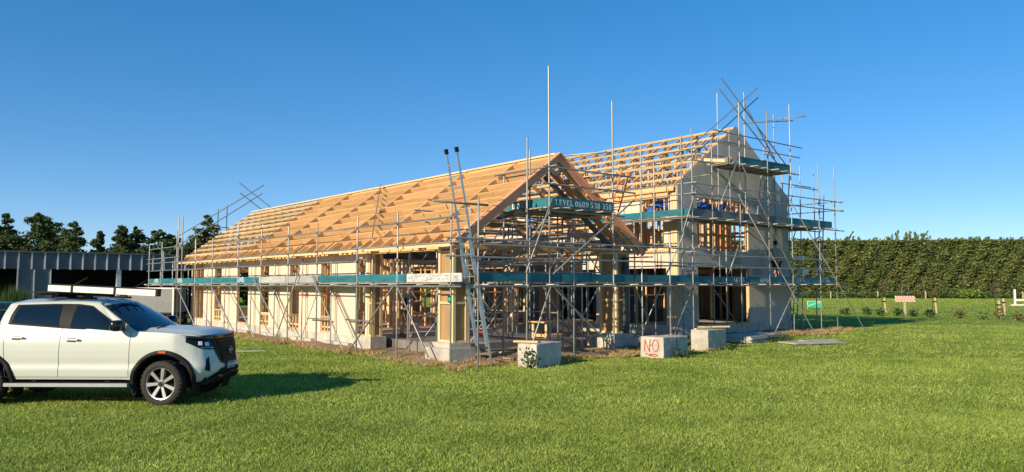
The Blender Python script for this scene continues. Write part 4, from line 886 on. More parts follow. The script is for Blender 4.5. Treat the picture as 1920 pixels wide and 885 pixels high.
for sg in (-1, 1):
    k0 = len(v)
    for i in range(na + 1):
        for j in range(nl + 1): p = cabring(j / nl, i / na); v.append((p[0], p[1] * sg, p[2]))
    for i in range(na):
        for j in range(nl): a = k0 + i * (nl + 1) + j; f.append((a, a + 1, a + nl + 2, a + nl + 1))
    # roof cap: from ring top inwards to the centre line
    k0 = len(v); nr = 8
    for i in range(na + 1):
        p = cabring(1, i / na); cx = max(-2.62, min(-1.3, p[0]))
        for j in range(nr + 1):
            t = j / nr; x = p[0] + (cx - p[0]) * t; y = p[1] * (1 - t); v.append((x, y * sg, p[2] + (zroof(cx) - p[2]) * t + .075 * (1 - (1 - t) ** 2)))
    for i in range(na):
        for j in range(nr): a = k0 + i * (nr + 1) + j; f.append((a, a + 1, a + nr + 2, a + nr + 1))
    # shoulder strip skirt-top to cab belt
    k0 = len(v); xs_ = np.linspace(-.30, -2.88, 60)
    for x in xs_:
        a = car(ux(x), ztop(x), 0, sg); yb = (halfw(0) - .004) * sg; zb_ = zbelt(x) + .004
        if x > -.44: yb = .86 * sg; zb_ = ztop(x) + .006
        v.append(a); v.append((x, (a[1] + yb) / 2, (a[2] + zb_) / 2 + .008)); v.append((x, yb, zb_))
    for i in range(59):
        for j in range(2): a = k0 + i * 3 + j; f.append((a, a + 1, a + 4, a + 3))
    k0 = len(v); n_ = 0
    for u in np.arange(.0, ux(-.46), .03):
        x = plan(u)[0]; p = car(u, ztop(x), 0, sg); y = abs(p[1]); w = min(1, y / .875) ; 
        xq = xfront(min(w * .875 + .02, .9)) - .09; q = min(1., max(0, (x + .44) / (xq + .44))) if w < 1 else min(1, (x + .44) / (xfront(.895) - .09 + .44)); q = max(0, min(1, q))
        b = bonnet(w * sg, q); v.append(p); v.append(((p[0] + b[0]) / 2, (p[1] + b[1]) / 2, (p[2] + b[2]) / 2 + .006)); v.append(b); n_ += 1
    for i in range(n_ - 1):
        for j in range(2): a = k0 + i * 3 + j; f.append((a, a + 1, a + 4, a + 3))
# bed rim, floor and the inner wall behind the cab
k0 = len(v)
for x in (-2.9, -4.3):
    for y in (-.84, .84): v.append((x, y, 1.35 if abs(y) > 1 else 1.0))
f.append((k0, k0 + 1, k0 + 3, k0 + 2))
body = recalc(obj('body', mesh('body', v, f, m_paint, True), CAR))
def patch(name, lo, hi, fn, N, Mm, mt, parent=None, th=.0, smooth=True):
    """quad patch between two polylines of (a,b) parameters mapped by fn"""
    def along(L_, t):
        d = [0]
        for p, q in zip(L_, L_[1:]): d.append(d[-1] + math.hypot(q[0] - p[0], q[1] - p[1]))
        t *= d[-1]; return np.interp(t, d, [p[0] for p in L_]), np.interp(t, d, [p[1] for p in L_])
    rows_ = []
    for i in range(N + 1):
        a = along(lo, i / N); b = along(hi, i / N); rows_.append([fn(a[0] + (b[0] - a[0]) * j / Mm, a[1] + (b[1] - a[1]) * j / Mm) for j in range(Mm + 1)])
    o = gridmesh(name, rows_, mt, parent or CAR, smooth)
    if th: m = o.modifiers.new('t', 'SOLIDIFY'); m.thickness = th; m.offset = 0
    return o
cs = lambda off: (lambda u, z: car(u, z, off))
cb = lambda off: (lambda x, z: cabside(x, z, off))
for sg in (-1, 1):
    fs = (lambda off, sg=sg: (lambda x, z: (lambda p: (p[0], -sg * p[1], p[2]))(cabside(x, z, off))))
    patch('window_trim', [(-2.66, 1.405), (-1.5, 1.318), (-.56, 1.272)], [(-2.60, 1.738), (-1.9, 1.757), (-1.5, 1.752), (-1.25, 1.722), (-.62, 1.31)], fs(.006), 40, 8, m_black)
    patch('side_window', [(-2.59, 1.43), (-1.76, 1.365)], [(-2.53, 1.718), (-1.79, 1.735)], fs(.013), 16, 8, m_glass)
    patch('side_window', [(-1.55, 1.348), (-.74, 1.29), ], [(-1.52, 1.73), (-1.24, 1.70), (-.76, 1.36)], fs(.013), 20, 8, m_glass)
def wsmap(a, l): p = cabring(l, .3 * abs(a)); s_ = 1 if a > 0 else -1; x, y, z = p; return (x + .012, y * s_, z + .010)
patch('windscreen', [(-.93, .03), (0, .03), (.93, .03)], [(-.90, .95), (0, .95), (.90, .95)], wsmap, 30, 12, m_wind)
beam(CAR, 'wiper', (-.14, -.6, 1.315), (-.20, -.05, 1.37), .02, .02, m_black)
rear = patch('rear_window', [(-.8, .25), (.8, .25)], [(-.7, .85), (.7, .85)], lambda a, l: (lambda p: (p[0] - .012, p[1] * (1 if a > 0 else -1), p[2]))(cabring(l, 1 - .19 * abs(a))), 20, 6, m_glass)
for sg in (-1, 1):
    c2 = (lambda off, sg=sg: (lambda u, z: car(u, z, off, sg)))
    patch('headlight', [(.42, .945), (.62, .945), (.86, .975), (1.12, 1.09)], [(.47, 1.115), (.65, 1.125), (.85, 1.14), (1.12, 1.165)], c2(.012), 20, 5, m_gloss)
    for (a, b, z) in ((.64, .74, 1.045), (.80, .89, 1.065)): patch('lamp_lens', [(a, z - .034), (b, z - .03)], [(a, z + .034), (b, z + .032)], c2(.020), 4, 3, m_lens)
    patch('lamp_lens', [(.46, .965), (.84, .99)], [(.46, .977), (.84, 1.00)], c2(.019), 8, 1, m_silver)
    patch('bumper_intake', [(.68, .57), (.78, .60)], [(.67, .83), (.74, .78)], c2(.008), 5, 5, m_black)
    # doors: seams drawn as thin recessed-looking dark gaps, handles, flares
    for a, b in ((-.49, -.46), (-1.725, -1.69), (-2.66, -2.70)):
        patch('door_seam', [(ux(a) - .004, .49), (ux(a) + .004, .49)], [(ux(b) - .004, ztop(b) - .01), (ux(b) + .004, ztop(b) - .01)], c2(.0022), 1, 14, m_dark)
    patch('door_seam', [(ux(-.49), .488), (ux(-2.66), .488)], [(ux(-.49), .495), (ux(-2.66), .495)], c2(.0022), 20, 1, m_dark)
    for x, z in ((-1.47, 1.135), (-2.45, 1.17)):
        hb = patch('door_handle', [(ux(x + .12), z - .012), (ux(x - .12), z - .008)], [(ux(x + .12), z + .018), (ux(x - .12), z + .020)], c2(.035), 8, 3, m_silver, th=.02)
        patch('handle_cup', [(ux(x + .05), z - .04), (ux(x - .10), z - .035)], [(ux(x + .05), z + .03), (ux(x - .10), z + .032)], c2(.004), 6, 4, m_dark)
    for (wx, wz) in WC:
        rows_ = []
        for i in range(41):
            q = R(-22 + 224 * i / 40) if wx > 0 else R(-15 + 210 * i / 40); r_ = []
            for rr, off in ((AR - .005, -.10), (AR - .005, .03), (AR + .02, .042), (AR + .065, .034), (AR + .073, .0)):
                r_.append(car(ux(wx + rr * math.cos(q)), wz + rr * math.sin(q), off, sg))
            rows_.append(r_)
        gridmesh('wheel_arch_flare', rows_, m_black, CAR)
        rows_ = [[(wx + (AR + .02) * math.cos(R(-30 + 240 * i / 20)), sg * y, wz + (AR + .02) * math.sin(R(-30 + 240 * i / 20))) for y in (.88, .52)] for i in range(21)]
        gridmesh('wheel_housing', rows_, m_black, CAR)
        box(CAR, 'wheel_housing', (wx - .52, wx + .52), (sg * .52 - .01, sg * .52 + .01), (.3, .9), m_black)
    patch('side_reflector', [(ux(.185), .385 + AR + .02), (ux(.06), .385 + AR + .026)], [(ux(.19), .385 + AR + .058), (ux(.06), .385 + AR + .064)], c2(.052), 5, 2, m_orange)
    # mud flap, side step
    box(CAR, 'mud_flap', (-.425, -.405), tuple(sorted((sg * .90, sg * .68))), (.22, .55), m_black)
    st = box(CAR, 'side_step', (-2.62, -.46), tuple(sorted((sg * .99, sg * .80))), (.335, .395), m_silver); box(CAR, 'step_trim', (-2.6, -.48), tuple(sorted((sg * .985, sg * .82))), (.396, .404), m_black)
    for x in (-.9, -2.2): box(CAR, 'step_bracket', (x - .04, x + .04), tuple(sorted((sg * .82, sg * .6))), (.36, .44), m_black)
    # mirror
    bm = bmesh.new(); bmesh.ops.create_uvsphere(bm, u_segments=16, v_segments=10, radius=1)
    for w in bm.verts:
        x, y, z = w.co; w.co = (-.63 + .10 * math.copysign(abs(x) ** .7, x) - .02 * y, sg * (1.04 + .125 * math.copysign(abs(y) ** .6, y)), 1.385 + .098 * math.copysign(abs(z) ** .65, z))
    me = bpy.data.meshes.new('mirror'); bm.to_mesh(me); bm.free(); me.materials.append(m_gloss); me.polygons.foreach_set('use_smooth', [True] * len(me.polygons)); mi = obj('mirror', me, CAR)
    beam(mi, 'mirror_arm', (-.66, sg * .82, 1.31), (-.63, sg * .97, 1.35), .07, .06, m_black)
    patch('mirror_mount', [(-.80, 1.29), (-.60, 1.278)], [(-.78, 1.35), (-.68, 1.325)], fs(.016) if False else (lambda x, z, sg=sg: (lambda p: (p[0], -sg * p[1], p[2]))(cabside(x, z, .018))), 6, 3, m_black)
    tube(CAR, 'roof_rail', (-2.3, sg * .60, 1.865), (-1.25, sg * .60, 1.845), .02, m_black)
# nose
def wide(f_): return lambda u, z: (lambda p: (p[0], p[1] if u >= 0 else -p[1], p[2]))(f_(abs(u), z))
patch('grille_surround', [(-.50, .95), (-.34, .69), (0, .675), (.34, .69), (.50, .95)], [(-.55, 1.14), (0, 1.14), (.55, 1.14)], wide(cs(.022)), 44, 12, m_black)
gm = patch('grille', [(-.29, .72), (0, .705), (.29, .72)], [(-.37, 1.10), (0, 1.10), (.37, 1.10)], wide(cs(.030)), 24, 8, m_black)
for k in range(6): patch('grille_bar', [(-.31, .76 + .055 * k), (.31, .76 + .055 * k)], [(-.31, .775 + .055 * k), (.31, .775 + .055 * k)], wide(cs(.040)), 20, 1, m_black, th=.01)
patch('bonnet_deflector', [(-1.12, 1.155), (-.7, 1.12), (0, 1.115), (.7, 1.12), (1.12, 1.155)], [(-1.12, 1.195), (-.7, 1.20), (0, 1.195), (.7, 1.20), (1.12, 1.195)], wide(cs(.040)), 44, 3, m_gloss, th=.012)
patch('lower_bumper', [(-1.02, .375), (-.5, .34), (0, .34), (.5, .34), (1.02, .375)], [(-1.02, .38), (-.80, .40), (-.45, .56), (-.36, .60), (0, .60), (.36, .60), (.45, .56), (.80, .40), (1.02, .38)], wide(cs(.018)), 44, 6, m_black)
patch('bumper_lip', [(-.72, .38), (0, .41), (.72, .38)], [(-.72, .42), (-.5, .48), (0, .52), (.5, .48), (.72, .42)], wide(cs(.045)), 24, 4, m_black, th=.05)
bpl = obj('number_plate', boxmesh(.006, .18, .062, m_ink), CAR); bpl.location = (.965, -.02, .635)
for k in range(6):
    o = obj('plate_character', boxmesh(.001, .018, .032, m_white), bpl); o.location = (.008, -.14 + k * .056, 0)
for y in (-.175, .175): o = obj('plate_border', boxmesh(.001, .003, .055, m_white), bpl); o.location = (.008, y, 0)
for z in (-.055, .055): o = obj('plate_border', boxmesh(.001, .172, .003, m_white), bpl); o.location = (.008, 0, z)
rb = [[(.93 + .02, .065 * math.cos(q) * r_, .90 + .065 * math.sin(q) * r_) for r_ in (.82, 1)] for q in np.linspace(0, 2 * math.pi, 25)]
gridmesh('badge', rb, m_silver, CAR); box(CAR, 'badge', (.949, .952), (-.09, .09), (.888, .912), m_silver)
for y in (-.45, ): box(CAR, 'recovery_point', (.90, .968), (y - .02, y + .02), (.455, .49), m_orange)
# underbody
box(CAR, 'chassis', (-4.1, .6), (-.5, .5), (.30, .62), m_black); box(CAR, 'chassis', (-2.8, -.55), (-.82, .82), (.43, .50), m_black)
box(CAR, 'chassis', (.3, .78), (-.7, .7), (.34, .75), m_black)
# wheels
def revolve(prof, n=40): # prof (r, y)
    v = []; f = []; m = len(prof)
    for i in range(n):
        a = 2 * math.pi * i / n
        for r_, y in prof: v.append((r_ * math.cos(a), y, r_ * math.sin(a)))
    for i in range(n):
        for j in range(m - 1): f.append((i * m + j, i * m + j + 1, ((i + 1) % n) * m + j + 1, ((i + 1) % n) * m + j))
    return v, f
def add_wheel(x, sg, steer):
    tv, tf = revolve([(.272, -.10), (.277, -.115), (.315, -.124), (.360, -.118), (.380, -.098), (.386, -.08), (.386, .08), (.380, .098), (.360, .118), (.315, .124), (.277, .115), (.272, .10)], 48)
    hv, hf = revolve([(.06, -.02), (.26, -.01), (.27, .09), (.06, .09)], 32)
    wh = obj('wheel', mesh('wheel', hv, hf, m_black, True), CAR); wh.location = (x, sg * .815, .385); wh.rotation_euler = (0, random.uniform(0, 1), 0) if not steer else (0, .35, steer)
    wh.rotation_mode = 'ZYX' if False else 'XYZ'
    recalc(obj('tyre', mesh('tyre', tv, tf, m_rubber, True), wh))
    v = []; f = []
    for k in range(96):          # tread lugs
        a = 2 * math.pi * k / 96; y0, y1 = ((-.112, -.03), (-.03, .05), (.03, .112))[k % 3]; da = .022
        k0 = len(v)
        for r_ in (.37, .390):
            for yy, aa in ((y0, a - da), (y1, a - da + .01), (y1, a + da + .01), (y0, a + da)): v.append((r_ * math.cos(aa), yy, r_ * math.sin(aa)))
        f += [tuple(k0 + q for q in face) for face in BOXF]
    obj('tread', mesh('tread', v, f, m_rubber), wh)
    rv, rf = revolve([(.250, sg * .06), (.262, sg * .112), (.274, sg * .116), (.279, sg * .104)], 48); v = list(rv); f = list(rf)
    for k in range(7):
        a = 2 * math.pi * k / 7; ca, sa = math.cos(a), math.sin(a); k0 = len(v)
        for r_, w, y in ((.05, .022, .095), (.262, .032, .108)):
            for ww, dy in ((-w, -.012), (w, -.012), (w, -.05), (-w, -.05)): v.append((r_ * ca - ww * sa, sg * (y + dy + .012), r_ * sa + ww * ca))
        f += [tuple(k0 + q for q in face) for face in [(0, 1, 5, 4), (1, 2, 6, 5), (2, 3, 7, 6), (3, 0, 4, 7), (0, 3, 2, 1), (4, 5, 6, 7)]]
    hv2, hf2 = revolve([(.001, sg * .118), (.04, sg * .116), (.062, sg * .10), (.065, sg * .06)], 20); k0 = len(v); v += hv2; f += [tuple(k0 + q for q in face) for face in hf2]
    rim = obj('rim', mesh('rim', v, f, m_chrome), wh); recalc(rim)
    cv, cf = revolve([(.001, sg * .125), (.036, sg * .122), (.04, sg * .1)], 16); obj('centre_cap', mesh('centre_cap', cv, cf, m_black), wh)
for sg in (-1, 1): add_wheel(.11, sg, R(-7)); add_wheel(-3.06, sg, 0)
# roof rack
for x in (-2.25, -1.75, -1.25, -.95): beam(CAR, 'rack_bar', (x, -.66, 1.935), (x, .66, 1.935), .05, .03, m_black)
for y in (-.66, -.33, 0, .33, .66): beam(CAR, 'rack_slat', (-2.45, y, 1.96), (-.80, y, 1.947), .06, .022, m_black)
for x in (-2.1, -1.4):
    for y in (-.60, .60): box(CAR, 'rack_foot', (x - .06, x + .06), (y - .03, y + .03), (1.84, 1.93), m_black)
AW = beam(CAR, 'awning_bag', (-1.98, -.80, 2.035), (-.05, -.80, 1.945), .12, .105, m_canvas)
for x0, x1, nm in ((-1.06, -1.02, 'awning_strap'), (-.30, -.26, 'awning_strap'), (.945, .985, 'awning_end')): box(AW, nm, (x0 + .5 if nm == 'awning_strap' else x0, x1 + .5 if nm == 'awning_strap' else x1), (-.066, .066), (-.058, .064), m_black)
box(AW, 'awning_rail', (-.985, .985), (-.03, .075), (.054, .075), m_black)
TB = thing('tray_box', 'teal box sitting in the tray of the white pickup', 'box', (-9.86, 14.55, 1.02), R(-1.2))
box(TB, 'tub', (-.55, .55), (-.70, .70), (.0, .62), m_teal); box(TB, 'lid', (-.57, .57), (-.72, .72), (.62, .74), m_teal); box(TB, 'lid_band', (-.575, .575), (-.725, .725), (.60, .625), m_silver)

# ------------------------------------------------------------------ shed, trailer, trees to the left
def st_obj(name, label, cat, s, t): return thing(name, label, cat, house_w(s, t), TH)
SH = st_obj('farm_shed', 'long dark open-fronted farm shed with ribbed fascia behind the house', 'shed', -6, 37.4)
x0, x1, ze, zo = -12, 13., 3.98, 3.02
n = int((x1 - x0) / .68)
for k in range(n):
    a = x0 + k * .68; box(SH, 'fascia_panel', (a + .002, a + .678), (-.03, 0), (zo, ze), m_shed)
    box(SH, 'batten', (a - .04, a + .04), (-.11, -.031), (zo - .02, ze + .02), m_batten)
box(SH, 'roof', (x0 - .1, x1 + .1), (-.16, 9.2), (ze + .021, ze + .10), m_shed)
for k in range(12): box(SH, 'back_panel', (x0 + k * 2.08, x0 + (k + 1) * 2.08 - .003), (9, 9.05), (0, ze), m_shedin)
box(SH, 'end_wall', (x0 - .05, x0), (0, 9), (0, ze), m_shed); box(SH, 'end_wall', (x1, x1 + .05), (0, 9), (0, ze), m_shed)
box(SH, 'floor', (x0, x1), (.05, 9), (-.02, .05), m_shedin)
box(SH, 'gable_pier', (.9, 2.65), (-.02, .25), (0, zo - .004), m_shed)
for a in (.9, 1.75, 2.6): box(SH, 'batten', (a - .03, a + .03), (-.1, -.021), (0, zo - .03), m_batten)
for x in (-8, 6.4 - 0.0, 11.5): box(SH, 'column', (x - .13, x + .13), (-.01, .25), (0, zo - .005), m_batten)
for x in (4.1, 8.4): beam(SH, 'diagonal_brace', (x, 8.8, 1.2), (x + 2.2, 8.8, 2.6), .06, .1, m_batten)
beam(SH, 'girt', (x0, 8.9, 1.5), (x1, 8.9, 1.5), .05, .12, m_shedin)
beam(SH, 'purlin', (x0, .3, zo + .1), (x1, .3, zo + .1), .05, .2, m_shedin)

TR = thing('box_trailer', 'grey box trailer with a white top frame parked behind the pickup', 'trailer', (-17.6, 38.2, 0), R(4))
for k in range(3): box(TR, 'side_panel', (-1.2 + k * .8, -.403 + k * .8), (-.9, -.87), (.72, 1.86), m_trail)
box(TR, 'side_panel', (-1.2, 1.2), (.87, .9), (.72, 1.86), m_trail); box(TR, 'end_panel', (-1.2, -1.17), (-.866, .866), (.72, 1.86), m_trail); box(TR, 'end_panel', (1.17, 1.2), (-.866, .866), (.72, 1.86), m_trail)
for z in (.72, 1.90):
    for y in (-.91, .91): beam(TR, 'frame_rail', (-1.25, y, z), (1.25, y, z), .06, .07, m_canvas if z > 1 else m_dark)
for x in (-1.22, 1.22): beam(TR, 'frame_post', (x, -.92, .6), (x, -.92, 1.9), .07, .06, m_canvas)
box(TR, 'chassis', (-1.2, 1.2), (-.7, .7), (.42, .66), m_black); beam(TR, 'draw_bar', (1.2, 0, .5), (2.4, 0, .45), .08, .08, m_dark)
for x in (-.35, .4, 1.0):
    for y in (-.82, .82):
        v, f = revolve([(.17, -.09), (.29, -.10), (.315, -.06), (.315, .06), (.29, .1), (.17, .09)], 24); w = obj('wheel', mesh('wheel', v, f, m_rubber, True), TR); w.location = (x, y, .315)
        v, f = revolve([(.0, -.05), (.10, -.06), (.17, -.085)], 16); obj('rim', mesh('rim', v, f, m_silver, True), w)

def conifer(label, x, y, h, rad, n, seed, bare=.28, flat=.0):
    g = np.random.default_rng(seed); T = thing('conifer_tree', label, 'tree', (x, y, 0), 0, 'dark conifers behind the farm shed')
    v = []; f = []
    def limb(a, b, r0, r1, m=6):
        k = len(v); a = Vector(a); b = Vector(b); d = (b - a).normalized(); q = d.orthogonal().normalized(); w = d.cross(q)
        for c, r_ in ((a, r0), (b, r1)):
            for i in range(m): t = 2 * math.pi * i / m; v.append(tuple(c + (q * math.cos(t) + w * math.sin(t)) * r_))
        for i in range(m): f.append((k + i, k + (i + 1) % m, k + m + (i + 1) % m, k + m + i))
    tops = [(0, 0, h * 1.03)] if not flat else [(0, 0, h), (rad * .45, .2, h * .93)]
    C = []
    for tx, ty, th_ in tops:
        limb((tx * .2, ty * .2, 0), (tx, ty, th_ * .6), .26, .15); limb((tx, ty, th_ * .6), (tx, ty, th_), .15, .02)
        nb = int(h * 7)
        for k in range(nb):
            q = g.uniform(bare, 1) ; zz = th_ * q; L_ = rad * 1.12 * ((1 - q) / (1 - bare)) ** (.80 if not flat else .6) * g.uniform(.55, 1.25) + .03; a = g.uniform(0, 6.283)
            droop = g.uniform(-.18, .22); e = (tx + math.cos(a) * L_, ty + math.sin(a) * L_, zz + L_ * droop)
            if L_ > .5: limb((tx, ty, zz), e, .05, .015, 4)
            m = int(n / nb / len(tops) * (.35 + 1.3 * L_ / rad)); t = g.uniform(.25, 1.08, m) ** .7
            P_ = np.outer(1 - t, (tx, ty, zz)) + np.outer(t, e) + g.normal(0, 1, (m, 3)) * (.15 * L_ + .03, .15 * L_ + .03, .07 * L_ + .05); P_[:, 2] -= .05 * L_ * t
            C.append(P_)
    obj('trunk', mesh('trunk', v, f, m_bark, True), T); leaves(np.concatenate(C), .135, m_leaf, 'crown', .4, 1.1, T)
D = 74
for i, (px, top, h_, rad, fl, lab) in enumerate((
    (8, 0, 8.6, 2.9, 0, 'dense dark conifer cut by the left edge of the photo'),
    (70, 0, 8.9, 2.8, 1, 'tallest double-topped conifer, left of the shed pier'),
    (138, 0, 7.9, 2.5, 0, 'dense round conifer above the middle of the shed fascia'),
    (186, 0, 7.0, 1.7, 0, 'small thin conifer, lowest of the row behind the shed'),
    (226, 0, 7.7, 2.0, 0, 'conifer with a narrow spire behind the shed'),
    (252, 0, 7.5, 2.2, 0, 'conifer joined to the narrow spire tree on its right'),
    (296, 0, 7.3, 2.3, 1, 'flat-topped conifer behind the end of the scaffold'),
    (388, 0, 8.7, 3.0, 0, 'lone bushy conifer rising over the far end of the roof'),
    (110, 0, 6.6, 2.3, 0, 'shorter conifer half hidden between the double-topped tree and the round one'))):
    d = D + (0, 1, -1, 2, 0, 1.5, 0, 1, 6)[i]; conifer(lab, (px - 960) / 1450 * d, d, h_, rad, 16000, 100 + i, .2 if i != 1 else .3, fl)
# low scrub behind the shed closing the view between the trunks
C = np.stack([rng.uniform(-62, -24, 9000), rng.uniform(76, 82, 9000), rng.uniform(0, 1, 9000) ** .8 * (5.0 + .7 * np.sin(np.arange(9000)))], 1); tag(leaves(C, .30, m_leaf, 'scrub', .3), 'dark scrub filling the gap behind the farm shed', 'scrub', kind='stuff')

# pampas-like bush by the shed
T = thing('grass_bush', 'pale green grassy bush in front of the shed pier', 'bush', (-26.6, 41.5, 0))
n = 2600; a = rng.uniform(0, 6.28, n); l = rng.uniform(.0, 1, n); base = np.stack([rng.normal(0, .25, n), rng.normal(0, .25, n), np.zeros(n)], 1)
tip = base + np.stack([np.cos(a) * l * .95, np.sin(a) * l * .95, rng.uniform(1.2, 2.35, n) * (1 - .35 * l)], 1); dd = tip - base; pr = np.cross(dd, rng.normal(size=(n, 3))); pr /= np.linalg.norm(pr, axis=1)[:, None]
V = np.stack([base - pr * .02, base + pr * .02, tip], 1).reshape(-1, 3); obj('foliage', npmesh('foliage', V, np.arange(3 * n).reshape(-1, 3), m_bush), T)

# ------------------------------------------------------------------ hedge, fence, field things
HG = thing('shelter_hedge', 'tall clipped dark green conifer shelter hedge across the far side of the field', 'hedge', (0, 0, 0))
def hy(x): return 121 + (x - 40) * -.09
xs_ = np.arange(-22, 112, 1.0); zz_ = np.arange(0, 8.7, .6); rows_ = []
for x in xs_:
    r_ = [];
    for z in zz_: r_.append((x, hy(x) + .15 + .35 * math.sin(x * .9 + z * 2.2) * .5 + .25 * math.sin(x * 2.3 - z * 1.3) + (z - 4) * .03, z))
    r_ += [(x, hy(x) + 1.4, 8.8 + .25 * math.sin(x * 1.3)), (x, hy(x) + 3.2, 8.6), (x, hy(x) + 4.2, 0)]
    rows_.append(r_)
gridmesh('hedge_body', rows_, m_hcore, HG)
n = 170000; X = rng.uniform(-22, 112, n); Z = rng.uniform(0.1, 8.9, n); Y = hy(X) - .1 - np.abs(rng.normal(0, .32, n)) + .35 * np.sin(X * .9 + Z * 2.2) * .5 + .25 * np.sin(X * 2.3 - Z * 1.3)
up = np.stack([rng.normal(.3, .7, n), rng.normal(-.55, .35, n), rng.normal(.15, .38, n)], 1)
leaves(np.stack([X, Y, Z], 1), .165, m_hedge, 'foliage', .5, 1.25, HG, up)
C = []; U = []
nsp = 620
for k in range(nsp):
    x = rng.uniform(-22, 112); y = hy(x) + rng.uniform(-.1, 2.8); tall = rng.uniform(.3, 1.0) * (1.9 if math.sin(x * .23) + math.sin(x * .61 + 1) > .5 else .85); tilt = rng.normal(.28, .32); m = int(16 * tall) + 6; t = rng.uniform(-.3, 1, m)
    C.append(np.stack([x + tilt * t * tall + rng.normal(0, .12, m) * (1.1 - t), y + rng.normal(0, .15, m), 8.6 + t * tall], 1)); U.append(np.stack([tilt + rng.normal(0, .5, m), rng.normal(0, .3, m), np.full(m, .9)], 1))
leaves(np.concatenate(C), .20, m_hedge, 'top_shoots', 0, 1.2, HG, np.concatenate(U))
n = 5000; X = rng.uniform(-10, 112, n); Z = rng.uniform(0, .9, n) ** 1.4; tag(leaves(np.stack([X, hy(X) - 1.4 + rng.normal(0, .5, n), Z], 1), .22, m_bush, 'rough_grass', .2), 'rough grass and weeds along the foot of the hedge', 'weeds', kind='stuff')
FN = thing('wire_fence', 'post and wire fence along the foot of the far hedge', 'fence', (0, 0, 0))
fp = [x for x in np.arange(14, 110, 6.9)]
for x in fp: beam(FN, 'post', (x, hy(x) - 2.2, 0), (x + random.uniform(-.05, .05), hy(x) - 2.2, 1.05), .14, .14, m_stake, (1, 0, 0))
for z in (.4, .68, .95): beam(FN, 'wire', (fp[0], hy(fp[0]) - 2.31, z), (fp[-1], hy(fp[-1]) - 2.31, z), .012, .012, m_galv)
def bush(label, x, y, r_, h, mt, n, group=None, stem=False, size=.12):
    T = thing('bush', label, 'bush', (x, y, 0), 0, group)
    P_ = rng.normal(0, 1, (n, 3)); P_ /= np.linalg.norm(P_, axis=1)[:, None]; P_ *= rng.uniform(.2, 1, (n, 1)) ** .5; P_ = P_ * (r_, r_, h / 2) + (0, 0, h / 2); P_ += rng.normal(0, .06, (n, 3)); P_[:, 2] = np.abs(P_[:, 2])
    leaves(P_, size, mt, 'foliage', .1, 1, T)
    for k in range(4 if stem else 0): tube(T, 'stem', (0, 0, 0), (random.uniform(-.6, .6) * r_, random.uniform(-.6, .6) * r_, h * .9), .012, m_bark, 5)
bush('bright lime green bush at the foot of the far hedge', 67.6, 114.5, 1.7, 1.4, m_lime, 1300, size=.2)
gp = 'young bushes in a row across the field'
places = ('first young bush, right of the scaffold end', 'young bush in the shade tip, second in the row', 'young bush left of the first tree stake', 'leafy young bush right of the first tree stake', 'young bush under the red checked board', 'young bush right of the red checked board', 'reddish young bush right of the second tree stake', 'sparse yellow young bush in the middle of the far right row', 'tall reddish bush beside the third tree stake', 'small reddish bush nearest the white jump stand')
for k, (x, y) in enumerate(((22.9, 53.4), (24.3, 53.2), (24.6, 51.9), (25.6, 51.5), (26.0, 50.3), (26.6, 49.4), (27.6, 47.9), (28.2, 46.5), (29.0, 46.2), (28.6, 43.9))):
    bush(places[k], x, y, .30, .50 if k != 8 else .8, m_bush if k < 6 else (m_redleaf if k != 7 else m_lime), 130 if k < 6 else 70, gp, True, .08)
def stake(label, x, y, sap=True):
    T = thing('staked_sapling', label, 'sapling', (x, y, 0), 0, 'staked saplings in the field')
    beam(T, 'stake', (0, 0, -.05), (-.10, 0, 1.12), .085, .085, m_stake, (1, 0, 0)); box(T, 'tie', (-.28, .02), (-.06, -.03), (.80, .88), m_black)
    if sap:
        tube(T, 'stem', (-.2, .12, 0), (-.25, .14, 2.5), .02, m_bark, 5); P_ = []
        for k in range(14):
            a = random.uniform(0, 6.28); z = random.uniform(1.0, 2.2); e = (-.22 + math.cos(a) * .4, .14 + math.sin(a) * .4, z + .4); tube(T, 'twig', (-.22, .13, z), e, .008, m_bark, 4)
            for q in range(5): t = random.random(); P_.append((-.22 + math.cos(a) * .4 * t, .14 + math.sin(a) * .4 * t, z + .4 * t))
        leaves(np.array(P_), .07, m_redleaf, 'leaves', 0, 1, T)
stake('staked sapling left of the red checked board', 27.3, 56.7); stake('staked sapling right of the red checked board', 31.0, 56.7); stake('tall staked sapling near the white jump stand', 29.95, 47.6); stake('leaning bare stake just right of the tall sapling', 34.1, 53.7, False)
# checked board on a post
T = thing('checked_board', 'red and white checked board on a short post in the field', 'board', (26.4, 52.1, 0)); 
box(T, 'post', (-.06, .06), (.02, .12), (0, 1.2), m_stake); v = [[], []]; f = [[], []]
for i in range(14):
    for j in range(4):
        c = (i + j) % 2; k = len(v[c]); x = -.665 + i * .095; z = .93 + j * .095; v[c] += [(x, -.003 * c, z), (x + .095, -.003 * c, z), (x + .095, -.003 * c, z + .095), (x, -.003 * c, z + .095)]; f[c].append((k, k + 1, k + 2, k + 3))
bd = box(T, 'board_panel', (-.67, .67), (.003, .02), (.925, 1.315), m_canvas); o = obj('red_checks', mesh('red_checks', v[0], f[0], m_orange), T)
for x in (-.25, .2): tube(T, 'wire_hook', (x, .05, 1.3), (x + .15, .05, 2.2), .012, m_galv, 5)
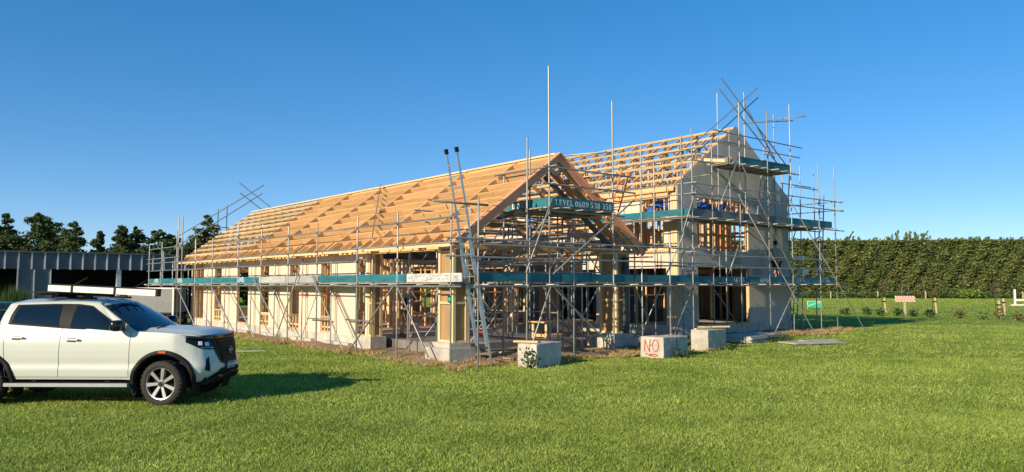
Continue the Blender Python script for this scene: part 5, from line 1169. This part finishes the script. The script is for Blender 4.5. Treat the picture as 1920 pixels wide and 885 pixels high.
# green cloth jump filler, white jump stand
T = thing('jump_filler', 'green cloth filler panel with white rails standing in the field beyond the scaffold', 'jump filler', (26.2, 67.3, 0), R(-8)); T.scale = (.62, .62, .62)
polyprism(T, 'cloth_panel', [(-.95, .15), (1.15, .1), (.95, .95), (-.85, 1.0)], 'y', -.02, .02, m_green); beam(T, 'rail', (-.9, -.05, .35), (.9, -.05, .9), .05, .05, m_canvas); beam(T, 'rail', (-.95, -.05, 1.02), (1.0, -.05, 1.0), .05, .05, m_canvas)
for x in (-.9, 1.0): beam(T, 'leg', (x, .02, 0), (x, .02, 1.0), .06, .06, m_canvas, (1, 0, 0))
T = thing('jump_stand', 'white wooden jump stand at the right edge of the field', 'jump stand', (49.6, 76.5, 0))
beam(T, 'post', (0, 0, 0), (0, 0, 1.6), .14, .14, m_canvas, (1, 0, 0)); beam(T, 'post', (1.0, 0, 0), (1.0, 0, 1.2), .12, .12, m_canvas, (1, 0, 0)); beam(T, 'rail', (.07, 0, .55), (1.9, 0, .55), .1, .16, m_canvas); beam(T, 'foot_rail', (-.4, 0, .06), (1.4, 0, .06), .12, .12, m_canvas)
# weeds by the concrete blocks, hose
for k, (x, y, lab) in enumerate(((.45, 19.45, 'tall weed against the sunlit end of the concrete block by the ladder'), (4.85, 22.3, 'weeds along the shaded side of the two joined concrete blocks'), (9.6, 28.6, 'weeds in front of the low panel stack'), (6.9, 24.9, 'weed tuft at the shaded side of the rusty loop block'))):
    bush(lab, x, y, (.24, .4, .7, .3)[k], (.45, .25, .22, .22)[k], m_bush, (120, 110, 260, 80)[k], 'weeds by the concrete pieces', True, .045)
cu = bpy.data.curves.new('hose', 'CURVE'); cu.dimensions = '3D'; cu.bevel_depth = .016; sp = cu.splines.new('NURBS'); hp = [(-12.5, 24.2), (-10.6, 23.9), (-9.4, 24.1), (-8.7, 23.8), (-7.6, 24.0)]; sp.points.add(len(hp) - 1)
for q, (x, y) in zip(sp.points, hp): q.co = (x, y, .05, 1)
sp.use_endpoint_u = True; ho = bpy.data.objects.new('hose_curve', cu); me = None
COL.objects.link(ho); dg = bpy.context.evaluated_depsgraph_get(); me = bpy.data.meshes.new_from_object(ho.evaluated_get(dg)); bpy.data.objects.remove(ho); me.materials.clear(); me.materials.append(m_hose)
tag(obj('garden_hose', me), 'pale green garden hose lying in the grass beyond the pickup bonnet', 'hose')

# ------------------------------------------------------------------ people
def skinned(name, joints, edges, mt, parent, sub=1):
    me = bpy.data.meshes.new(name); me.from_pydata([j[0] for j in joints], edges, []); o = bpy.data.objects.new(name, me); COL.objects.link(o)
    m = o.modifiers.new('skin', 'SKIN'); m.use_smooth_shade = True; sv = me.skin_vertices[0].data
    for i, j in enumerate(joints): sv[i].radius = j[1] if isinstance(j[1], tuple) else (j[1], j[1]); sv[i].use_root = (i == 0)
    s_ = o.modifiers.new('sub', 'SUBSURF'); s_.levels = sub; s_.render_levels = sub
    dg = bpy.context.evaluated_depsgraph_get(); res = bpy.data.meshes.new_from_object(o.evaluated_get(dg)); bpy.data.objects.remove(o); res.materials.clear(); res.materials.append(mt); res.polygons.foreach_set('use_smooth', [True] * len(res.polygons))
    return obj(name, res, parent)
def person(label, loc, rz, shirt, shorts, armL, armR, lean=0., step=.16):
    """faces local -Y; arms: (elbow, wrist) offsets from the shoulder"""
    T = thing('person', label, 'person', loc, rz)
    ly = -lean; hip = (0, 0, .93); J_ = [(hip, (.135, .105)), ((0, ly * .4, 1.15), (.125, .095)), ((0, ly * .8, 1.36), (.15, .10)), ((0, ly, 1.47), (.075, .07)), ((0, ly - .02, 1.54), .052), ((0, ly - .03, 1.63), (.078, .092)), ((0, ly - .03, 1.73), (.068, .082))]
    E_ = [(0, 1), (1, 2), (2, 3), (3, 4), (4, 5), (5, 6)]
    def add(p, r_, par): J_.append((p, r_)); E_.append((par, len(J_) - 1)); return len(J_) - 1
    legs = {}; arms = {}
    for sg, st in ((-1, step), (1, -step)):
        a = add((sg * .10, 0, .86), .088, 0); b = add((sg * .115, -st * .35 - .02, .49), .058, a); b2 = add((sg * .118, -st * .75 + .02, .30), .054, b); c = add((sg * .12, -st, .09), .036, b2); d_ = add((sg * .13, -st - .13, .045), .036, c); legs[sg] = (a, b, c, d_)
        sh = add((sg * .185, ly * .85, 1.405), .058, 2); arm = armL if sg < 0 else armR; s0 = Vector((sg * .185, ly * .85, 1.405)); e = add(tuple(s0 + Vector(arm[0])), .043, sh); w_ = s0 + Vector(arm[1]); w = add(tuple(w_), .029, e); dirn = (w_ - s0 - Vector(arm[0])).normalized(); side = dirn.orthogonal().normalized(); pm = add(tuple(w_ + dirn * .07), (.038, .022), w)
        for q, (k, ln) in enumerate(((-.027, .075), (-.009, .085), (.009, .08), (.027, .065))): f1 = add(tuple(w_ + dirn * (.07 + ln * .55) + side * k), .009, pm); add(tuple(w_ + dirn * (.07 + ln) + side * k * .9 + dirn.cross(side) * .02), .008, f1)
        add(tuple(w_ + dirn * .06 + side * -.055), .010, pm); arms[sg] = (sh, e)
    skinned('body', J_, E_, m_skin, T)
    P_ = [j[0] for j in J_]
    mid = lambda i, j, t: tuple(Vector(P_[i]).lerp(Vector(P_[j]), t))
    skinned('shirt', [(P_[1], (.145, .115)), ((0, 0, .95), (.155, .12)), (P_[2], (.172, .122)), ((0, ly * .95, 1.45), (.09, .085))] + [q for sg in (-1, 1) for q in ((P_[arms[sg][0]], .077), (mid(*arms[sg], .7), .068))], [(0, 1), (0, 2), (2, 3), (2, 4), (4, 5), (2, 6), (6, 7)], shirt, T)
    skinned('shorts', [((0, 0, .93), (.16, .127))] + [q for sg in (-1, 1) for q in ((mid(legs[sg][0], legs[sg][1], .05), .108), (mid(legs[sg][0], legs[sg][1], .95), .080))], [(0, 1), (1, 2), (0, 3), (3, 4)], shorts, T)
    for sg in (-1, 1):
        a, b, c, d_ = legs[sg]; skinned('boot', [(mid(b, c, .75), .056), (P_[c], .052), (P_[d_], (.052, .042)), (tuple(Vector(P_[d_]) + Vector((0, -.05, -.004))), (.045, .034))], [(0, 1), (1, 2), (2, 3)], m_boot, T)
    skinned('hair', [((0, ly + .0, 1.70), (.082, .085)), ((0, ly - .02, 1.765), (.066, .078)), ((0, ly + .03, 1.62), (.068, .05))], [(0, 1), (0, 2)], m_hair, T)
    h = (0, ly - .03, 0)
    nose = mesh('nose', [(-.014, ly - .118, 1.625), (.014, ly - .118, 1.625), (0, ly - .14, 1.628), (0, ly - .116, 1.67)], [(0, 1, 2), (0, 2, 3), (1, 3, 2)], m_skin); obj('nose', nose, T)
    for sg in (-1, 1): box(T, 'eye', (sg * .03 - .010, sg * .03 + .010), (ly - .121, ly - .113), (1.662, 1.672), m_ink); box(T, 'ear', (sg * .078 - .008, sg * .078 + .008), (ly - .04, ly - .005), (1.625, 1.68), m_skin)
    box(T, 'mouth', (-.022, .022), (ly - .119, ly - .113), (1.588, 1.594), m_red)
    return T
person('person in a grey shirt and dark shorts on the lowest deck of the gable scaffold', house_w(18.25, 1.75, 2.165), TH + R(150), m_shirt, m_navy, ((-.10, -.14, -.18), (-.02, -.30, .04)), ((.12, -.10, -.22), (.05, -.32, -.05)), .05)
person('person in a dark shirt and brown shorts standing on the porch slab behind the scaffold', house_w(1.75, 5.05, .36), TH + R(60), m_navy, m_short, ((-.08, -.12, -.25), (-.02, -.34, -.20)), ((.08, -.10, -.26), (.02, -.32, -.25)), .10)
